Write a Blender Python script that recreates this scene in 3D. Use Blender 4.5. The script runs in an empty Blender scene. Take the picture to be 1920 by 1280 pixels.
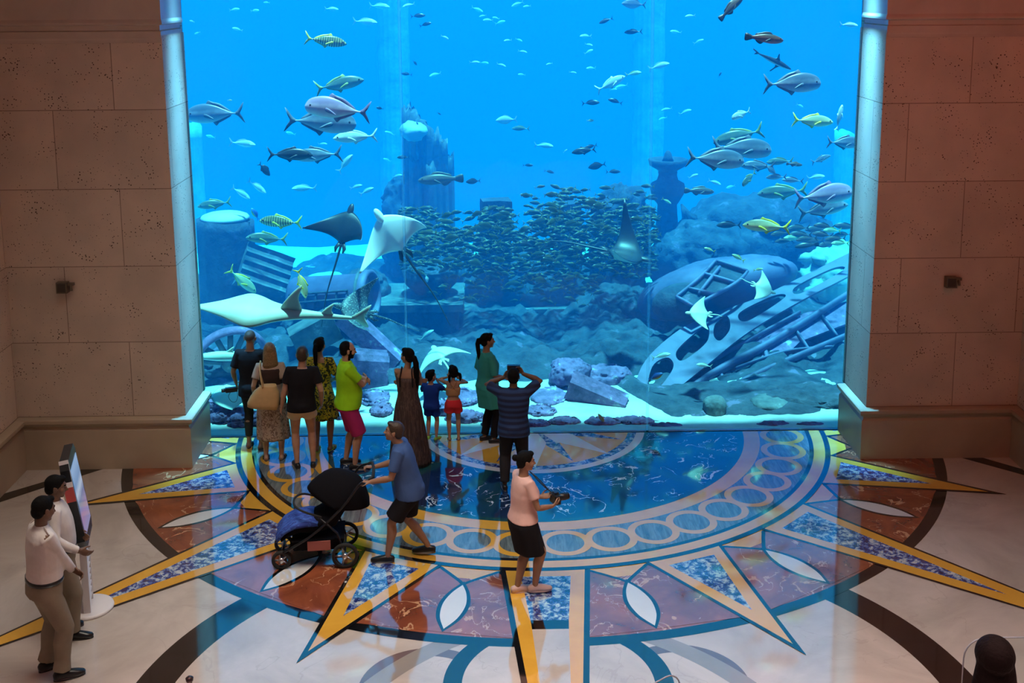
import bpy, bmesh, math, random
import numpy as np
from mathutils import Vector, Matrix, noise
PI = math.pi
SC = bpy.context.scene
COL = SC.collection
random.seed(7)

# ------------------------------------------------------------------ camera, world, lights, exposure
CAM_C = Vector((-0.5258, -16.2542, 6.5550))
FPX, PITCH, YAW, ROLL, PVY = 2173.0, math.radians(9.5912), math.radians(0.8839), math.radians(0.3816), 338.15
FW = Vector((math.sin(YAW)*math.cos(PITCH), math.cos(YAW)*math.cos(PITCH), -math.sin(PITCH)))
_rt = Vector((math.cos(YAW), -math.sin(YAW), 0)); _dn = FW.cross(_rt)
RT = math.cos(ROLL)*_rt + math.sin(ROLL)*_dn
DN = -math.sin(ROLL)*_rt + math.cos(ROLL)*_dn
cam_data = bpy.data.cameras.new('camera'); cam = bpy.data.objects.new('camera', cam_data); COL.objects.link(cam)
cam_data.sensor_fit = 'HORIZONTAL'; cam_data.sensor_width = 36.0
cam_data.lens = 36.0*FPX/1920.0
cam_data.shift_y = -(640.0-PVY)/1920.0
cam_data.clip_start = 0.1; cam_data.clip_end = 200
_m = Matrix((RT, -DN, -FW)).transposed().to_4x4(); _m.translation = CAM_C
cam.matrix_world = _m
SC.camera = cam

SC.view_settings.view_transform = 'Standard'
SC.view_settings.look = 'None'
SC.view_settings.exposure = 0.0
SC.view_settings.gamma = 1.0
SC.view_settings.use_curve_mapping = False
try:
    SC.cycles.volume_bounces = 1
    SC.cycles.max_bounces = 10
    SC.cycles.diffuse_bounces = 3
    SC.cycles.glossy_bounces = 3
    SC.cycles.transparent_max_bounces = 12
    SC.cycles.use_denoising = True
    SC.cycles.caustics_reflective = False
    SC.cycles.caustics_refractive = False
    SC.cycles.sample_clamp_indirect = 4.0
except Exception:
    pass
world = bpy.data.worlds.new('world'); SC.world = world; world.use_nodes = True
world.node_tree.nodes['Background'].inputs[0].default_value = (0.5, 0.35, 0.3, 1)
world.node_tree.nodes['Background'].inputs[1].default_value = 0.0

def light(name, kind, loc, energy, color, size=1.0, sizey=None, target=None, spread=None):
    d = bpy.data.lights.new(name, kind); d.energy = energy; d.color = color
    o = bpy.data.objects.new(name, d); COL.objects.link(o); o.location = loc
    if kind == 'AREA':
        d.shape = 'RECTANGLE'; d.size = size; d.size_y = sizey or size
        if spread: d.spread = spread
    elif kind == 'SUN': d.angle = size
    else: d.shadow_soft_size = size
    if target is not None:
        o.rotation_euler = (Vector(target)-Vector(loc)).to_track_quat('-Z', 'Y').to_euler()
    return o
# daylight falling through the surface of the tank: direct sun and the bright sky above the water
light('tank_sun', 'SUN', (0, 8, 30), 18.0, (0.78, 0.90, 1.0), math.radians(3), target=(-1.5, 9.5, 0))
light('tank_skylight', 'AREA', (0, 9.5, 9.3), 1000, (0.70, 0.92, 1.0), 22, 16, target=(0, 9.5, 0))
# added blue fill lights, out of view, brightening the jambs of the window reveal
for s_ in (-1, 1):
    light('jamb_fill', 'AREA', (s_*4.2, -0.35, 8.9), 36, (0.13, 0.60, 1.0), 0.3, 0.4, target=(s_*4.75, -0.40, 2.0), spread=math.radians(18))
# warm lamps of the hall, under its ceiling
light('hall_lamp_front', 'AREA', (-0.2, -7.0, 9.9), 240, (1.0, 0.90, 0.78), 11, 2.5, target=(0, -6.6, 0), spread=math.radians(76))
light('hall_lamp_entrance', 'AREA', (0.0, -12.5, 9.9), 250, (1.0, 0.42, 0.38), 11, 2.0, target=(0, -11.6, 0), spread=math.radians(66))
light('hall_lamp_left', 'AREA', (-5.5, -8.0, 9.8), 10, (1.0, 0.55, 0.36), 1.2, 1.2, target=(-6.2, -0.9, 2.5))
light('hall_lamp_right', 'AREA', (5.5, -8.0, 9.8), 70, (1.0, 0.09, 0.02), 1.2, 1.2, target=(6.0, -0.9, 2.5))

def ray(u, v): return FW + (u-960.0)/FPX*RT + (v-PVY)/FPX*DN
def onfloor(u, v, z=0.0):
    d = ray(u, v); return CAM_C + (z-CAM_C.z)/d.z*d
def at(u, v, Y):
    d = ray(u, v); return CAM_C + (Y-CAM_C.y)/d.y*d
def ppm(P): return FPX/((Vector(P)-CAM_C).dot(FW))     # pixels per metre at a point

# ------------------------------------------------------------------ materials
MATS = {}
def newmat(name):
    m = bpy.data.materials.new(name); m.use_nodes = True
    nt = m.node_tree; b = nt.nodes['Principled BSDF']
    MATS[name] = m
    return m, nt, b
def N(nt, typ, **kw):
    n = nt.nodes.new(typ)
    for k, v in kw.items():
        if k.startswith('i_'):
            key = k[2:]
            n.inputs[int(key) if key.isdigit() else key.replace('_', ' ')].default_value = v
        else: setattr(n, k, v)
    return n
def L(nt, a, b): nt.links.new(a, b)
def c4(c): return (c[0], c[1], c[2], 1.0)
def ramp(nt, fac, stops, interp='LINEAR'):
    r = nt.nodes.new('ShaderNodeValToRGB'); r.color_ramp.interpolation = interp
    while len(r.color_ramp.elements) < len(stops): r.color_ramp.elements.new(0.5)
    for e, (p, c) in zip(r.color_ramp.elements, stops):
        e.position = p; e.color = c4(c) if len(c) == 3 else c
    if fac is not None: L(nt, fac, r.inputs[0])
    return r
def coords(nt, kind='Object', scale=(1, 1, 1), rot=(0, 0, 0)):
    tc = N(nt, 'ShaderNodeTexCoord'); mp = N(nt, 'ShaderNodeMapping')
    mp.inputs['Scale'].default_value = scale; mp.inputs['Rotation'].default_value = rot
    L(nt, tc.outputs[kind], mp.inputs['Vector']); return mp.outputs[0]
def bump(nt, b, fac, strength=0.3, dist=0.01):
    n = N(nt, 'ShaderNodeBump'); n.inputs['Strength'].default_value = strength; n.inputs['Distance'].default_value = dist
    L(nt, fac, n.inputs['Height']); L(nt, n.outputs[0], b.inputs['Normal'])
def plain(name, col, rough=0.6, metal=0.0, spec=0.5, ior=None, bumpy=None, var=0.0, vscale=8.0):
    """one colour with a slight cloudy variation"""
    if name in MATS: return MATS[name]
    m, nt, b = newmat(name)
    b.inputs['Roughness'].default_value = rough; b.inputs['Metallic'].default_value = metal
    b.inputs['Specular IOR Level'].default_value = spec
    if ior: b.inputs['IOR'].default_value = ior
    b.inputs['Base Color'].default_value = c4(col)
    if var or bumpy:
        v = coords(nt); n = N(nt, 'ShaderNodeTexNoise', i_Scale=vscale, i_Detail=4.0); L(nt, v, n.inputs['Vector'])
        if var:
            r = ramp(nt, n.outputs[0], [(0.3, tuple(max(0, c*(1-var)) for c in col)), (0.7, tuple(min(1, c*(1+var)) for c in col))])
            L(nt, r.outputs[0], b.inputs['Base Color'])
        if bumpy: bump(nt, b, n.outputs[0], bumpy[0], bumpy[1])
    return m

# ------------------------------------------------------------------ mesh helpers
def link(name, me, parent=None):
    o = bpy.data.objects.new(name, me); COL.objects.link(o)
    if parent is not None: o.parent = parent
    return o
class MB:
    def __init__(s): s.v = []; s.f = []; s.mi = []; s.mats = []
    def m(s, mat):
        if mat not in s.mats: s.mats.append(mat)
        return s.mats.index(mat)
    def add(s, verts, faces, mat):
        o = len(s.v); s.v += [tuple(v) for v in verts]
        i = s.m(mat)
        for f in faces: s.f.append(tuple(k+o for k in f)); s.mi.append(i)
    def box(s, lo, hi, mat, M=None):
        x0, y0, z0 = lo; x1, y1, z1 = hi
        vs = [(x0,y0,z0),(x1,y0,z0),(x1,y1,z0),(x0,y1,z0),(x0,y0,z1),(x1,y0,z1),(x1,y1,z1),(x0,y1,z1)]
        if M is not None: vs = [tuple(M @ Vector(v)) for v in vs]
        s.add(vs, [(3,2,1,0),(4,5,6,7),(0,1,5,4),(1,2,6,5),(2,3,7,6),(3,0,4,7)], mat)
    def loft(s, rings, mat, cap=True, closed=True):
        n = len(rings[0]); vs = [p for r in rings for p in r]; fs = []
        for i in range(len(rings)-1):
            for j in range(n if closed else n-1):
                k = (j+1) % n
                fs.append((i*n+j, i*n+k, (i+1)*n+k, (i+1)*n+j))
        if cap:
            fs.append(tuple(range(n-1, -1, -1))); fs.append(tuple((len(rings)-1)*n+j for j in range(n)))
        s.add(vs, fs, mat)
    def tube(s, pts, rad, mat, n=10, up=(0, 0, 1)):
        s.loft(tube_rings(pts, rad, n, up), mat)
    def ball(s, c, r, mat, nu=16, nv=10, M=None):
        if not hasattr(r, '__len__'): r = (r, r, r)
        rings = []
        for i in range(1, nv):
            a = PI*i/nv
            ring = []
            for j in range(nu):
                t = 2*PI*j/nu
                p = Vector((r[0]*math.sin(a)*math.cos(t), r[1]*math.sin(a)*math.sin(t), -r[2]*math.cos(a)))
                if M is not None: p = M @ p
                ring.append(tuple(p+Vector(c)))
            rings.append(ring)
        s.loft(rings, mat)
    def lathe(s, prof, mat, n=24, c=(0, 0, 0), M=None, ang0=0.0):
        rings = []
        for r, z in prof:
            ring = []
            for j in range(n):
                p = Vector((r*math.cos(2*PI*j/n+ang0), r*math.sin(2*PI*j/n+ang0), z))
                if M is not None: p = M @ p
                ring.append(tuple(p+Vector(c)))
            rings.append(ring)
        s.loft(rings, mat)
    def mesh(s, name, smooth=True):
        me = bpy.data.meshes.new(name); me.from_pydata(s.v, [], s.f)
        for m in s.mats: me.materials.append(m)
        me.polygons.foreach_set('material_index', s.mi)
        if smooth: me.polygons.foreach_set('use_smooth', [True]*len(s.f))
        me.update()
        if smooth == 'auto':
            me.set_sharp_from_angle(angle=math.radians(35))
        return me
    def build(s, name, parent=None, smooth=True, loc=None):
        o = link(name, s.mesh(name, smooth), parent)
        if loc is not None: o.location = loc
        return o
def tube_rings(pts, rad, n=10, up=(0, 0, 1)):
    pts = [Vector(p) for p in pts]; rings = []; up = Vector(up)
    if not hasattr(rad, '__len__'): rad = [rad]*len(pts)
    prev = None
    for i, p in enumerate(pts):
        a = pts[max(i-1, 0)]; b = pts[min(i+1, len(pts)-1)]
        d = (b-a).normalized()
        if prev is None:
            x = up.cross(d)
            if x.length < 1e-4: x = Vector((1, 0, 0)).cross(d)
            if x.length < 1e-4: x = Vector((0, 1, 0)).cross(d)
            x.normalize()
        else:
            x = (prev - d*prev.dot(d)).normalized()
        prev = x; y = d.cross(x)
        r = rad[i]; ra, rb = (r if hasattr(r, '__len__') else (r, r))
        rings.append([tuple(p + x*ra*math.cos(2*PI*j/n) + y*rb*math.sin(2*PI*j/n)) for j in range(n)])
    return rings
def tag(o, label, cat, group=None, kind=None):
    o['label'] = label; o['category'] = cat
    if group: o['group'] = group
    if kind: o['kind'] = kind
    return o
def empty(name, loc=(0, 0, 0), rz=0.0):
    o = bpy.data.objects.new(name, None); COL.objects.link(o); o.location = loc; o.rotation_euler = (0, 0, rz)
    o.empty_display_size = 0.1
    return o
def structure(o): o['kind'] = 'structure'; return o
def spline(pts, k=6, closed=False):
    """Catmull-Rom through 2D/3D points"""
    P = [Vector(p) for p in pts]; out = []; n = len(P)
    for i in range(n if closed else n-1):
        if closed: a, b, c, d = P[(i-1) % n], P[i], P[(i+1) % n], P[(i+2) % n]
        else: a, b, c, d = P[max(i-1, 0)], P[i], P[i+1], P[min(i+2, n-1)]
        for j in range(k):
            t = j/k
            out.append(0.5*((2*b)+(c-a)*t+(2*a-5*b+4*c-d)*t*t+(3*b-a-3*c+d)*t**3))
    if not closed: out.append(P[-1])
    return out
def remeshed(mb, vox, smooth_it=2, name='m'):
    """one continuous skin around overlapping closed shapes"""
    me = bpy.data.meshes.new(name); me.from_pydata(mb.v, [], mb.f); me.update()
    o = bpy.data.objects.new('tmp', me); COL.objects.link(o)
    r = o.modifiers.new('r', 'REMESH'); r.mode = 'VOXEL'; r.voxel_size = vox; r.use_smooth_shade = True
    if smooth_it:
        s = o.modifiers.new('s', 'SMOOTH'); s.factor = 0.5; s.iterations = smooth_it
    dg = bpy.context.evaluated_depsgraph_get()
    out = bpy.data.meshes.new_from_object(o.evaluated_get(dg))
    bpy.data.objects.remove(o); bpy.data.meshes.remove(me)
    out.name = name
    out.polygons.foreach_set('use_smooth', [True]*len(out.polygons))
    return out
# ------------------------------------------------------------------ stone and marble
def limestone(name, tint=1.0):
    m, nt, b = newmat(name)
    tc = N(nt, 'ShaderNodeTexCoord'); sx = N(nt, 'ShaderNodeSeparateXYZ'); L(nt, tc.outputs['Object'], sx.inputs[0])
    ad = N(nt, 'ShaderNodeMath', operation='ADD'); L(nt, sx.outputs[0], ad.inputs[0]); L(nt, sx.outputs[1], ad.inputs[1])
    zz = N(nt, 'ShaderNodeMath', operation='ADD'); L(nt, sx.outputs[2], zz.inputs[0]); zz.inputs[1].default_value = 0.33
    cb = N(nt, 'ShaderNodeCombineXYZ'); L(nt, ad.outputs[0], cb.inputs[0]); L(nt, zz.outputs[0], cb.inputs[1])
    br = N(nt, 'ShaderNodeTexBrick'); L(nt, cb.outputs[0], br.inputs['Vector'])
    br.inputs['Scale'].default_value = 1.0; br.inputs['Brick Width'].default_value = 1.62; br.inputs['Row Height'].default_value = 1.058
    br.inputs['Mortar Size'].default_value = 0.006; br.inputs['Mortar Smooth'].default_value = 0.2
    br.inputs['Color1'].default_value = (0.66*tint, 0.56*tint, 0.47*tint, 1); br.inputs['Color2'].default_value = (0.76*tint, 0.66*tint, 0.56*tint, 1)
    br.inputs['Mortar'].default_value = (0.34*tint, 0.26*tint, 0.20*tint, 1)
    # travertine pits
    v1 = N(nt, 'ShaderNodeTexVoronoi', i_Scale=26.0); L(nt, tc.outputs['Object'], v1.inputs['Vector'])
    n1 = N(nt, 'ShaderNodeTexNoise', i_Scale=3.5, i_Detail=3.0); L(nt, tc.outputs['Object'], n1.inputs['Vector'])
    th = N(nt, 'ShaderNodeMapRange'); L(nt, n1.outputs[0], th.inputs[0])
    th.inputs[1].default_value = 0.42; th.inputs[2].default_value = 0.68; th.inputs[3].default_value = 0.06; th.inputs[4].default_value = 0.26
    lt = N(nt, 'ShaderNodeMath', operation='LESS_THAN'); L(nt, v1.outputs['Distance'], lt.inputs[0]); L(nt, th.outputs[0], lt.inputs[1])
    n2 = N(nt, 'ShaderNodeTexNoise', i_Scale=1.7, i_Detail=5.0); L(nt, tc.outputs['Object'], n2.inputs['Vector'])
    cl = ramp(nt, n2.outputs[0], [(0.3, (0.86, 0.86, 0.84)), (0.7, (1.08, 1.04, 1.0))])
    mu = N(nt, 'ShaderNodeMix', data_type='RGBA', blend_type='MULTIPLY'); mu.inputs[0].default_value = 1.0
    L(nt, br.outputs['Color'], mu.inputs[6]); L(nt, cl.outputs[0], mu.inputs[7])
    mx = N(nt, 'ShaderNodeMix', data_type='RGBA'); L(nt, lt.outputs[0], mx.inputs[0]); L(nt, mu.outputs[2], mx.inputs[6]); mx.inputs[7].default_value = (0.10, 0.07, 0.05, 1)
    L(nt, mx.outputs[2], b.inputs['Base Color']); b.inputs['Roughness'].default_value = 0.75
    inv = N(nt, 'ShaderNodeMath', operation='ADD'); L(nt, lt.outputs[0], inv.inputs[0]); L(nt, br.outputs['Fac'], inv.inputs[1])
    bp = N(nt, 'ShaderNodeBump', invert=True); bp.inputs['Strength'].default_value = 0.5; bp.inputs['Distance'].default_value = 0.01
    L(nt, inv.outputs[0], bp.inputs['Height']); L(nt, bp.outputs[0], b.inputs['Normal'])
    return m
M_LIME = limestone('limestone')
def smoothstone(name, c):
    m, nt, b = newmat(name); v = coords(nt); n = N(nt, 'ShaderNodeTexNoise', i_Scale=1.6, i_Detail=6.0, i_Distortion=0.6); L(nt, v, n.inputs['Vector'])
    r = ramp(nt, n.outputs[0], [(0.3, tuple(x*0.8 for x in c)), (0.7, c)]); L(nt, r.outputs[0], b.inputs['Base Color']); b.inputs['Roughness'].default_value = 0.35
    return m
M_PLINTH = smoothstone('plinth_stone', (0.52, 0.42, 0.30))
FLOOR_IOR = 2.5
def marble(name, base, dark, vein=None, scale=1.2, vscale=2.2, vwidth=0.03, amount=1.0, rough=0.06, stretch=None):
    m, nt, b = newmat(name); v = coords(nt, scale=stretch or (1, 1, 1))
    n = N(nt, 'ShaderNodeTexNoise', i_Scale=scale, i_Detail=7.0, i_Roughness=0.6, i_Distortion=0.8); L(nt, v, n.inputs['Vector'])
    r = ramp(nt, n.outputs[0], [(0.32, dark), (0.68, base)]); out = r.outputs[0]
    if vein:
        n2 = N(nt, 'ShaderNodeTexNoise', i_Scale=vscale, i_Detail=5.0, i_Distortion=1.2); L(nt, v, n2.inputs['Vector'])
        ab = N(nt, 'ShaderNodeMath', operation='SUBTRACT'); L(nt, n2.outputs[0], ab.inputs[0]); ab.inputs[1].default_value = 0.5
        a2 = N(nt, 'ShaderNodeMath', operation='ABSOLUTE'); L(nt, ab.outputs[0], a2.inputs[0])
        n3 = N(nt, 'ShaderNodeTexNoise', i_Scale=vscale*0.9, i_Detail=2.0); L(nt, v, n3.inputs['Vector'])
        w = N(nt, 'ShaderNodeMapRange'); L(nt, n3.outputs[0], w.inputs[0]); w.inputs[1].default_value = 0.45; w.inputs[2].default_value = 0.7; w.inputs[3].default_value = 0.0; w.inputs[4].default_value = vwidth
        ls = N(nt, 'ShaderNodeMath', operation='LESS_THAN'); L(nt, a2.outputs[0], ls.inputs[0]); L(nt, w.outputs[0], ls.inputs[1])
        mm = N(nt, 'ShaderNodeMath', operation='MULTIPLY'); L(nt, ls.outputs[0], mm.inputs[0]); mm.inputs[1].default_value = amount
        mx = N(nt, 'ShaderNodeMix', data_type='RGBA'); L(nt, mm.outputs[0], mx.inputs[0]); L(nt, out, mx.inputs[6]); mx.inputs[7].default_value = c4(vein); out = mx.outputs[2]
    L(nt, out, b.inputs['Base Color']); b.inputs['Roughness'].default_value = rough
    b.inputs['IOR'].default_value = FLOOR_IOR
    return m
F_CREAM = marble('cream_marble', (0.66, 0.58, 0.52), (0.48, 0.42, 0.37), (0.36, 0.30, 0.26), 0.9, 0.8, 0.012, 0.22)
F_BROWN = marble('brown_marble', (0.40, 0.11, 0.045), (0.18, 0.045, 0.025), (0.65, 0.36, 0.20), 1.6, 2.2, 0.022, 0.9)
F_BLUE = marble('blue_marble', (0.012, 0.05, 0.16), (0.005, 0.015, 0.05), (0.75, 0.85, 0.9), 1.4, 2.6, 0.022, 0.9)
F_TEAL = marble('teal_marble', (0.02, 0.10, 0.12), (0.01, 0.06, 0.08), None, 1.5)
F_GOLD = marble('gold_marble', (0.86, 0.47, 0.06), (0.72, 0.36, 0.04), None, 1.2)
F_BLACK = marble('black_marble', (0.010, 0.010, 0.011), (0.004, 0.004, 0.005), None, 1.2)
F_WHITE = marble('white_marble', (0.80, 0.79, 0.77), (0.70, 0.69, 0.67), None, 0.8)
F_GREY = marble('grey_marble', (0.36, 0.32, 0.28), (0.28, 0.25, 0.22), None, 1.0)
F_TAUPE = marble('taupe_marble', (0.20, 0.14, 0.14), (0.13, 0.09, 0.09), None, 1.2)
F_STRIPE = marble('streaked_grey_marble', (0.22, 0.28, 0.29), (0.07, 0.10, 0.11), None, 2.0, stretch=(9, 1.2, 1))
def lapis(name):
    m, nt, b = newmat(name); v = coords(nt)
    n = N(nt, 'ShaderNodeTexNoise', i_Scale=11.0, i_Detail=6.0, i_Roughness=0.75, i_Distortion=0.5); L(nt, v, n.inputs['Vector'])
    r = ramp(nt, n.outputs[0], [(0.40, (0.012, 0.015, 0.12)), (0.49, (0.05, 0.10, 0.36)), (0.54, (0.34, 0.46, 0.60)), (0.62, (0.66, 0.70, 0.68))]); L(nt, r.outputs[0], b.inputs['Base Color'])
    b.inputs['Roughness'].default_value = 0.07; b.inputs['IOR'].default_value = FLOOR_IOR
    return m
F_LAPIS = lapis('lapis_mosaic')

# ------------------------------------------------------------------ inlaid floor
FC = Vector((0.0, 0.273))
class FloorMB(MB):
    def add(s, verts, faces, mat):
        # the inlay stops at the sill of the window
        for f in faces:
            P = [verts[k] for k in f]; out = []
            for i, p in enumerate(P):
                q = P[(i+1) % len(P)]
                if p[1] <= 0.0: out.append(p)
                if (p[1] <= 0.0) != (q[1] <= 0.0):
                    t = -p[1]/(q[1]-p[1]); out.append((p[0]+(q[0]-p[0])*t, 0.0, p[2]))
            if len(out) >= 3: MB.add(s, out, [tuple(range(len(out)))], mat)
fl = FloorMB(); _lay = [0]
def P2(r, deg): a = math.radians(deg); return (FC.x + r*math.cos(a), FC.y - r*math.sin(a))
def poly(pts, mat):
    z = _lay[0]*0.0004
    fl.add([(p[0], p[1], z) for p in pts], [tuple(range(len(pts)))], mat)
def annulus(r0, r1, mat, a0=-8, a1=188, n=120, c=None):
    z = _lay[0]*0.0004; vs = []
    for i in range(n+1):
        a = math.radians(a0+(a1-a0)*i/n); cx, cy = c or FC
        for r in (r0, r1): vs.append((cx+r*math.cos(a), cy-r*math.sin(a), z))
    fl.add(vs, [(2*i, 2*i+1, 2*i+3, 2*i+2) for i in range(n)], mat)
def layer(): _lay[0] += 1
poly([(-7.6, -22), (7.6, -22), (7.6, 0.6), (-7.6, 0.6)], F_CREAM)
layer()
# outer bands of the hall floor
for s in (-1, 1):
    annulus(2.95, 3.32, F_BLACK, -50 if s > 0 else 90, 90 if s > 0 else 230, 80, (s*0.72, -6.62))
    poly([(s*5.45, -0.55), (s*5.85, -0.62), (s*6.60, -1.42), (s*7.6, -2.35), (s*7.6, -2.75), (s*6.52, -1.60)], F_BLACK)
    annulus(0.50, 0.64, F_TAUPE, 0, 360, 60, (s*1.22, -6.2))
layer()
annulus(2.70, 2.91, F_GREY, -90, 0, 60, (-0.56, -7.75)); annulus(2.70, 2.91, F_GREY, 180, 270, 60, (0.60, -7.75))
layer()
annulus(0.0, 1.0, F_CREAM, 0, 360, 90, (0.04, -6.18))
layer()
annulus(0.92, 1.10, F_BLACK, 0, 360, 90, (0.04, -6.18))
layer()
annulus(0, 5.85, F_BLACK); layer()
annulus(0, 5.70, F_BROWN); layer()
annulus(0, 4.55, F_GOLD); layer()
# rays: gold blades with a lapis heart
def ray_inlay(a, tip, lap_tip, half=6.0, lap_half=3.9):
    a0 = math.radians(a); d = Vector((math.cos(a0), -math.sin(a0))); n = Vector((-d.y, d.x))
    def pt(r, w): q = FC + d*r + n*w; return (q.x, q.y)
    hw = 4.40*math.sin(math.radians(half))
    def w_at(r): return hw*(tip-r)/(tip-4.40)
    poly([pt(4.30, w_at(4.30)+.035), pt(tip+.12, 0), pt(4.30, -w_at(4.30)-.035)], F_BLACK); layer()
    poly([pt(4.28, w_at(4.28)-.01), pt(tip-.10, 0), pt(4.28, -w_at(4.28)+.01)], F_GOLD); layer()
    lw = 4.46*math.sin(math.radians(lap_half))
    poly([pt(4.46, lw), pt(lap_tip, 0), pt(4.46, -lw)], F_LAPIS); _lay[0] -= 2
# petals and lenses
for k in range(8):
    c = 11.25 + 22.5*k
    def Q(da, r): return P2(r, c+da)
    out = {}
    for s in (-1, 1):
        # tip beside the ray at -s side, sweeping across the axis to the far side of the lens
        edge = [Q(-s*10.6, 5.74), Q(-s*9.2, 5.3), Q(-s*7.4, 4.85), Q(-s*5.8, 4.47), Q(-s*4.6, 4.345), Q(-s*3.4, 4.40), Q(-s*1.6, 4.52), Q(0, 4.65), Q(s*1.35, 4.86), Q(s*1.9, 5.12), Q(s*1.4, 5.40), Q(0, 5.66)]
        out[s] = spline(edge, 5)
    poly([tuple(p) for p in out[-1]], F_BLACK); layer(); poly([tuple(p) for p in out[1]], F_BLACK); layer()
    for s in (-1, 1):
        layer(); E = out[s]; cen = sum((Vector(p) for p in E), Vector((0, 0)))/len(E)
        ins = []
        for i, p in enumerate(E):
            a, b = E[max(i-1, 0)], E[min(i+1, len(E)-1)]
            t = (b-a).normalized(); n = Vector((-t.y, t.x))
            if n.dot(cen-p) < 0: n = -n
            ins.append(p+n*(0.045 if 0 < i < len(E)-1 else 0.0))
        poly([tuple(p) for p in ins], F_BROWN)
    layer()
    lens = spline([Q(0, 4.62), Q(1.35, 4.86), Q(1.9, 5.12), Q(1.4, 5.40), Q(0, 5.66)], 6)[:-1] + spline([Q(0, 5.66), Q(-1.4, 5.40), Q(-1.9, 5.12), Q(-1.35, 4.86), Q(0, 4.62)], 6)[:-1]
    poly([tuple(p) for p in lens], F_BLACK); layer()
    lens2 = spline([Q(0, 4.70), Q(.95, 4.88), Q(1.4, 5.12), Q(1.0, 5.38), Q(0, 5.60)], 6)[:-1] + spline([Q(0, 5.60), Q(-1.0, 5.38), Q(-1.4, 5.12), Q(-.95, 4.88), Q(0, 4.70)], 6)[:-1]
    poly([tuple(p) for p in lens2], F_WHITE); _lay[0] -= 6
_lay[0] += 8
for k in range(0, 9):
    a = 22.5*k
    if k == 4:
        # the axis blade runs on towards the entrance
        def wq(r): return 0.475*(9.9-r)/(9.9-4.37)
        def bx(r, w): return (0.0 + 0.01 + w, FC.y - r)
        poly([bx(4.30, -wq(4.3)-.03), bx(9.2, -wq(9.2)-.03), bx(9.2, wq(9.2)+.03), bx(4.30, wq(4.3)+.03)], F_BLACK); layer()
        poly([bx(4.28, -wq(4.3)+.03), bx(9.2, -wq(9.2)+.03), bx(9.2, wq(9.2)-.03), bx(4.28, wq(4.3)-.03)], F_GOLD); layer()
        poly([bx(4.45, -.28), bx(5.36, -.20), bx(5.36, .20), bx(4.45, .28)], F_LAPIS)
        poly([bx(5.36, -.20), bx(5.53, -.19), bx(5.53, .19), bx(5.36, .20)], F_BLACK)
        poly([bx(5.53, -.19), bx(9.2, -.02), bx(9.2, .02), bx(5.53, .19)], F_CREAM); _lay[0] -= 2
    else:
        long = k in (2, 6)
        ray_inlay(a, 8.7 if long else 6.45, 7.05 if long else 5.65)
_lay[0] += 4
annulus(0, 4.33, F_BLACK); layer()
annulus(0, 4.255, F_GOLD); layer()
annulus(0, 4.10, F_BLACK); layer()
annulus(0, 4.04, F_STRIPE); layer()
annulus(0, 3.35, F_GOLD); layer()
z_c = _lay[0]
for i in range(20):
    a = 7.3 + 8.705*i; cx, cy = P2(3.68, a)
    annulus(0.225, 0.315, F_GOLD, 0, 360, 36, (cx, cy))
    _lay[0] += 1 if i % 2 == 0 else -1
layer(); layer()
annulus(0, 3.125, F_TEAL); layer()
annulus(1.72, 3.04, F_BLUE); layer()
for i in range(9):
    a = 22.5*i
    poly([P2(1.7, a-3.2), P2(3.1, a-1.4), P2(3.1, a+1.4), P2(1.7, a+3.2)], F_TEAL)
layer()
annulus(1.56, 1.68, F_WHITE); layer()
annulus(0, 1.56, F_LAPIS); layer()
annulus(0, 1.44, F_GOLD); layer()
for i in range(9):
    a = 45*i - 22.5
    poly([FC[:], P2(0.66, a-10.5), P2(1.40, a), P2(0.66, a+10.5)], F_LAPIS)
layer()
for i in range(5):
    a = 45*i
    poly([FC[:], P2(0.66, a-17), P2(1.50, a), P2(0.66, a+17)], F_WHITE)
floor = structure(fl.build('floor', smooth=False))

# ------------------------------------------------------------------ walls
XL, XR, TD = -4.83, 4.635, 0.956
HB, HBAND = 0.726, 5.93
def wall_block(name, s, xin, xout):
    """pier beside the window: inner jamb face, front face; s = -1 left, +1 right"""
    b = MB(); lean = 0.0075*s
    def col(z): return xin + lean*(z-3.0)
    zs = [HB-0.02, HBAND]
    for z0, z1 in ((HB-0.02, HBAND),):
        p = [(col(z0), 0.15, z0), (col(z0), -TD, z0), (xout, -TD, z0), (xout, 0.15, z0)]
        q = [(col(z1), 0.15, z1), (col(z1), -TD, z1), (xout, -TD, z1), (xout, 0.15, z1)]
        b.add(p+q, [(0,1,5,4), (1,2,6,5), (2,3,7,6), (3,0,4,7), (4,5,6,7), (3,2,1,0)], M_LIME)
    # upper wall above the band, stepped back
    p = [(col(HBAND)+s*0.02, 0.15, HBAND), (col(HBAND)+s*.02, -TD+.03, HBAND), (xout, -TD+.03, HBAND), (xout, .15, HBAND)]
    q = [(a, c, 10.2) for a, c, d in p]
    b.add(p+q, [(0,1,5,4), (1,2,6,5), (2,3,7,6), (3,0,4,7), (4,5,6,7), (3,2,1,0)], M_LIME)
    return structure(b.build(name, smooth=False))
XWL = at(24, 650, -TD).x; XWR = at(1914, 650, -TD).x
wall_block('wall_window_left', -1, XL, XWL-0.3)
wall_block('wall_window_right', 1, XR, XWR+0.3)
def plinth(name, s, xin, xout):
    b = MB(); o = 0.10
    prof = [(o, 0.0), (o, 0.56), (o-0.025, 0.585), (o-0.03, 0.61), (o+0.02, 0.65), (o+0.035, 0.67), (o+0.035, 0.715), (o+0.02, 0.726), (-0.05, 0.726)]
    rings = []
    for w, z in prof:
        xi = xin - s*w
        rings.append([(xi, 0.02, z), (xi, -TD-w, z), (xout, -TD-w, z)])
    b.loft(rings, M_PLINTH, cap=False, closed=False)
    return structure(b.build(name, smooth=False))
plinth('baseboard_window_left', -1, XL, XWL-0.1)
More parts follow.
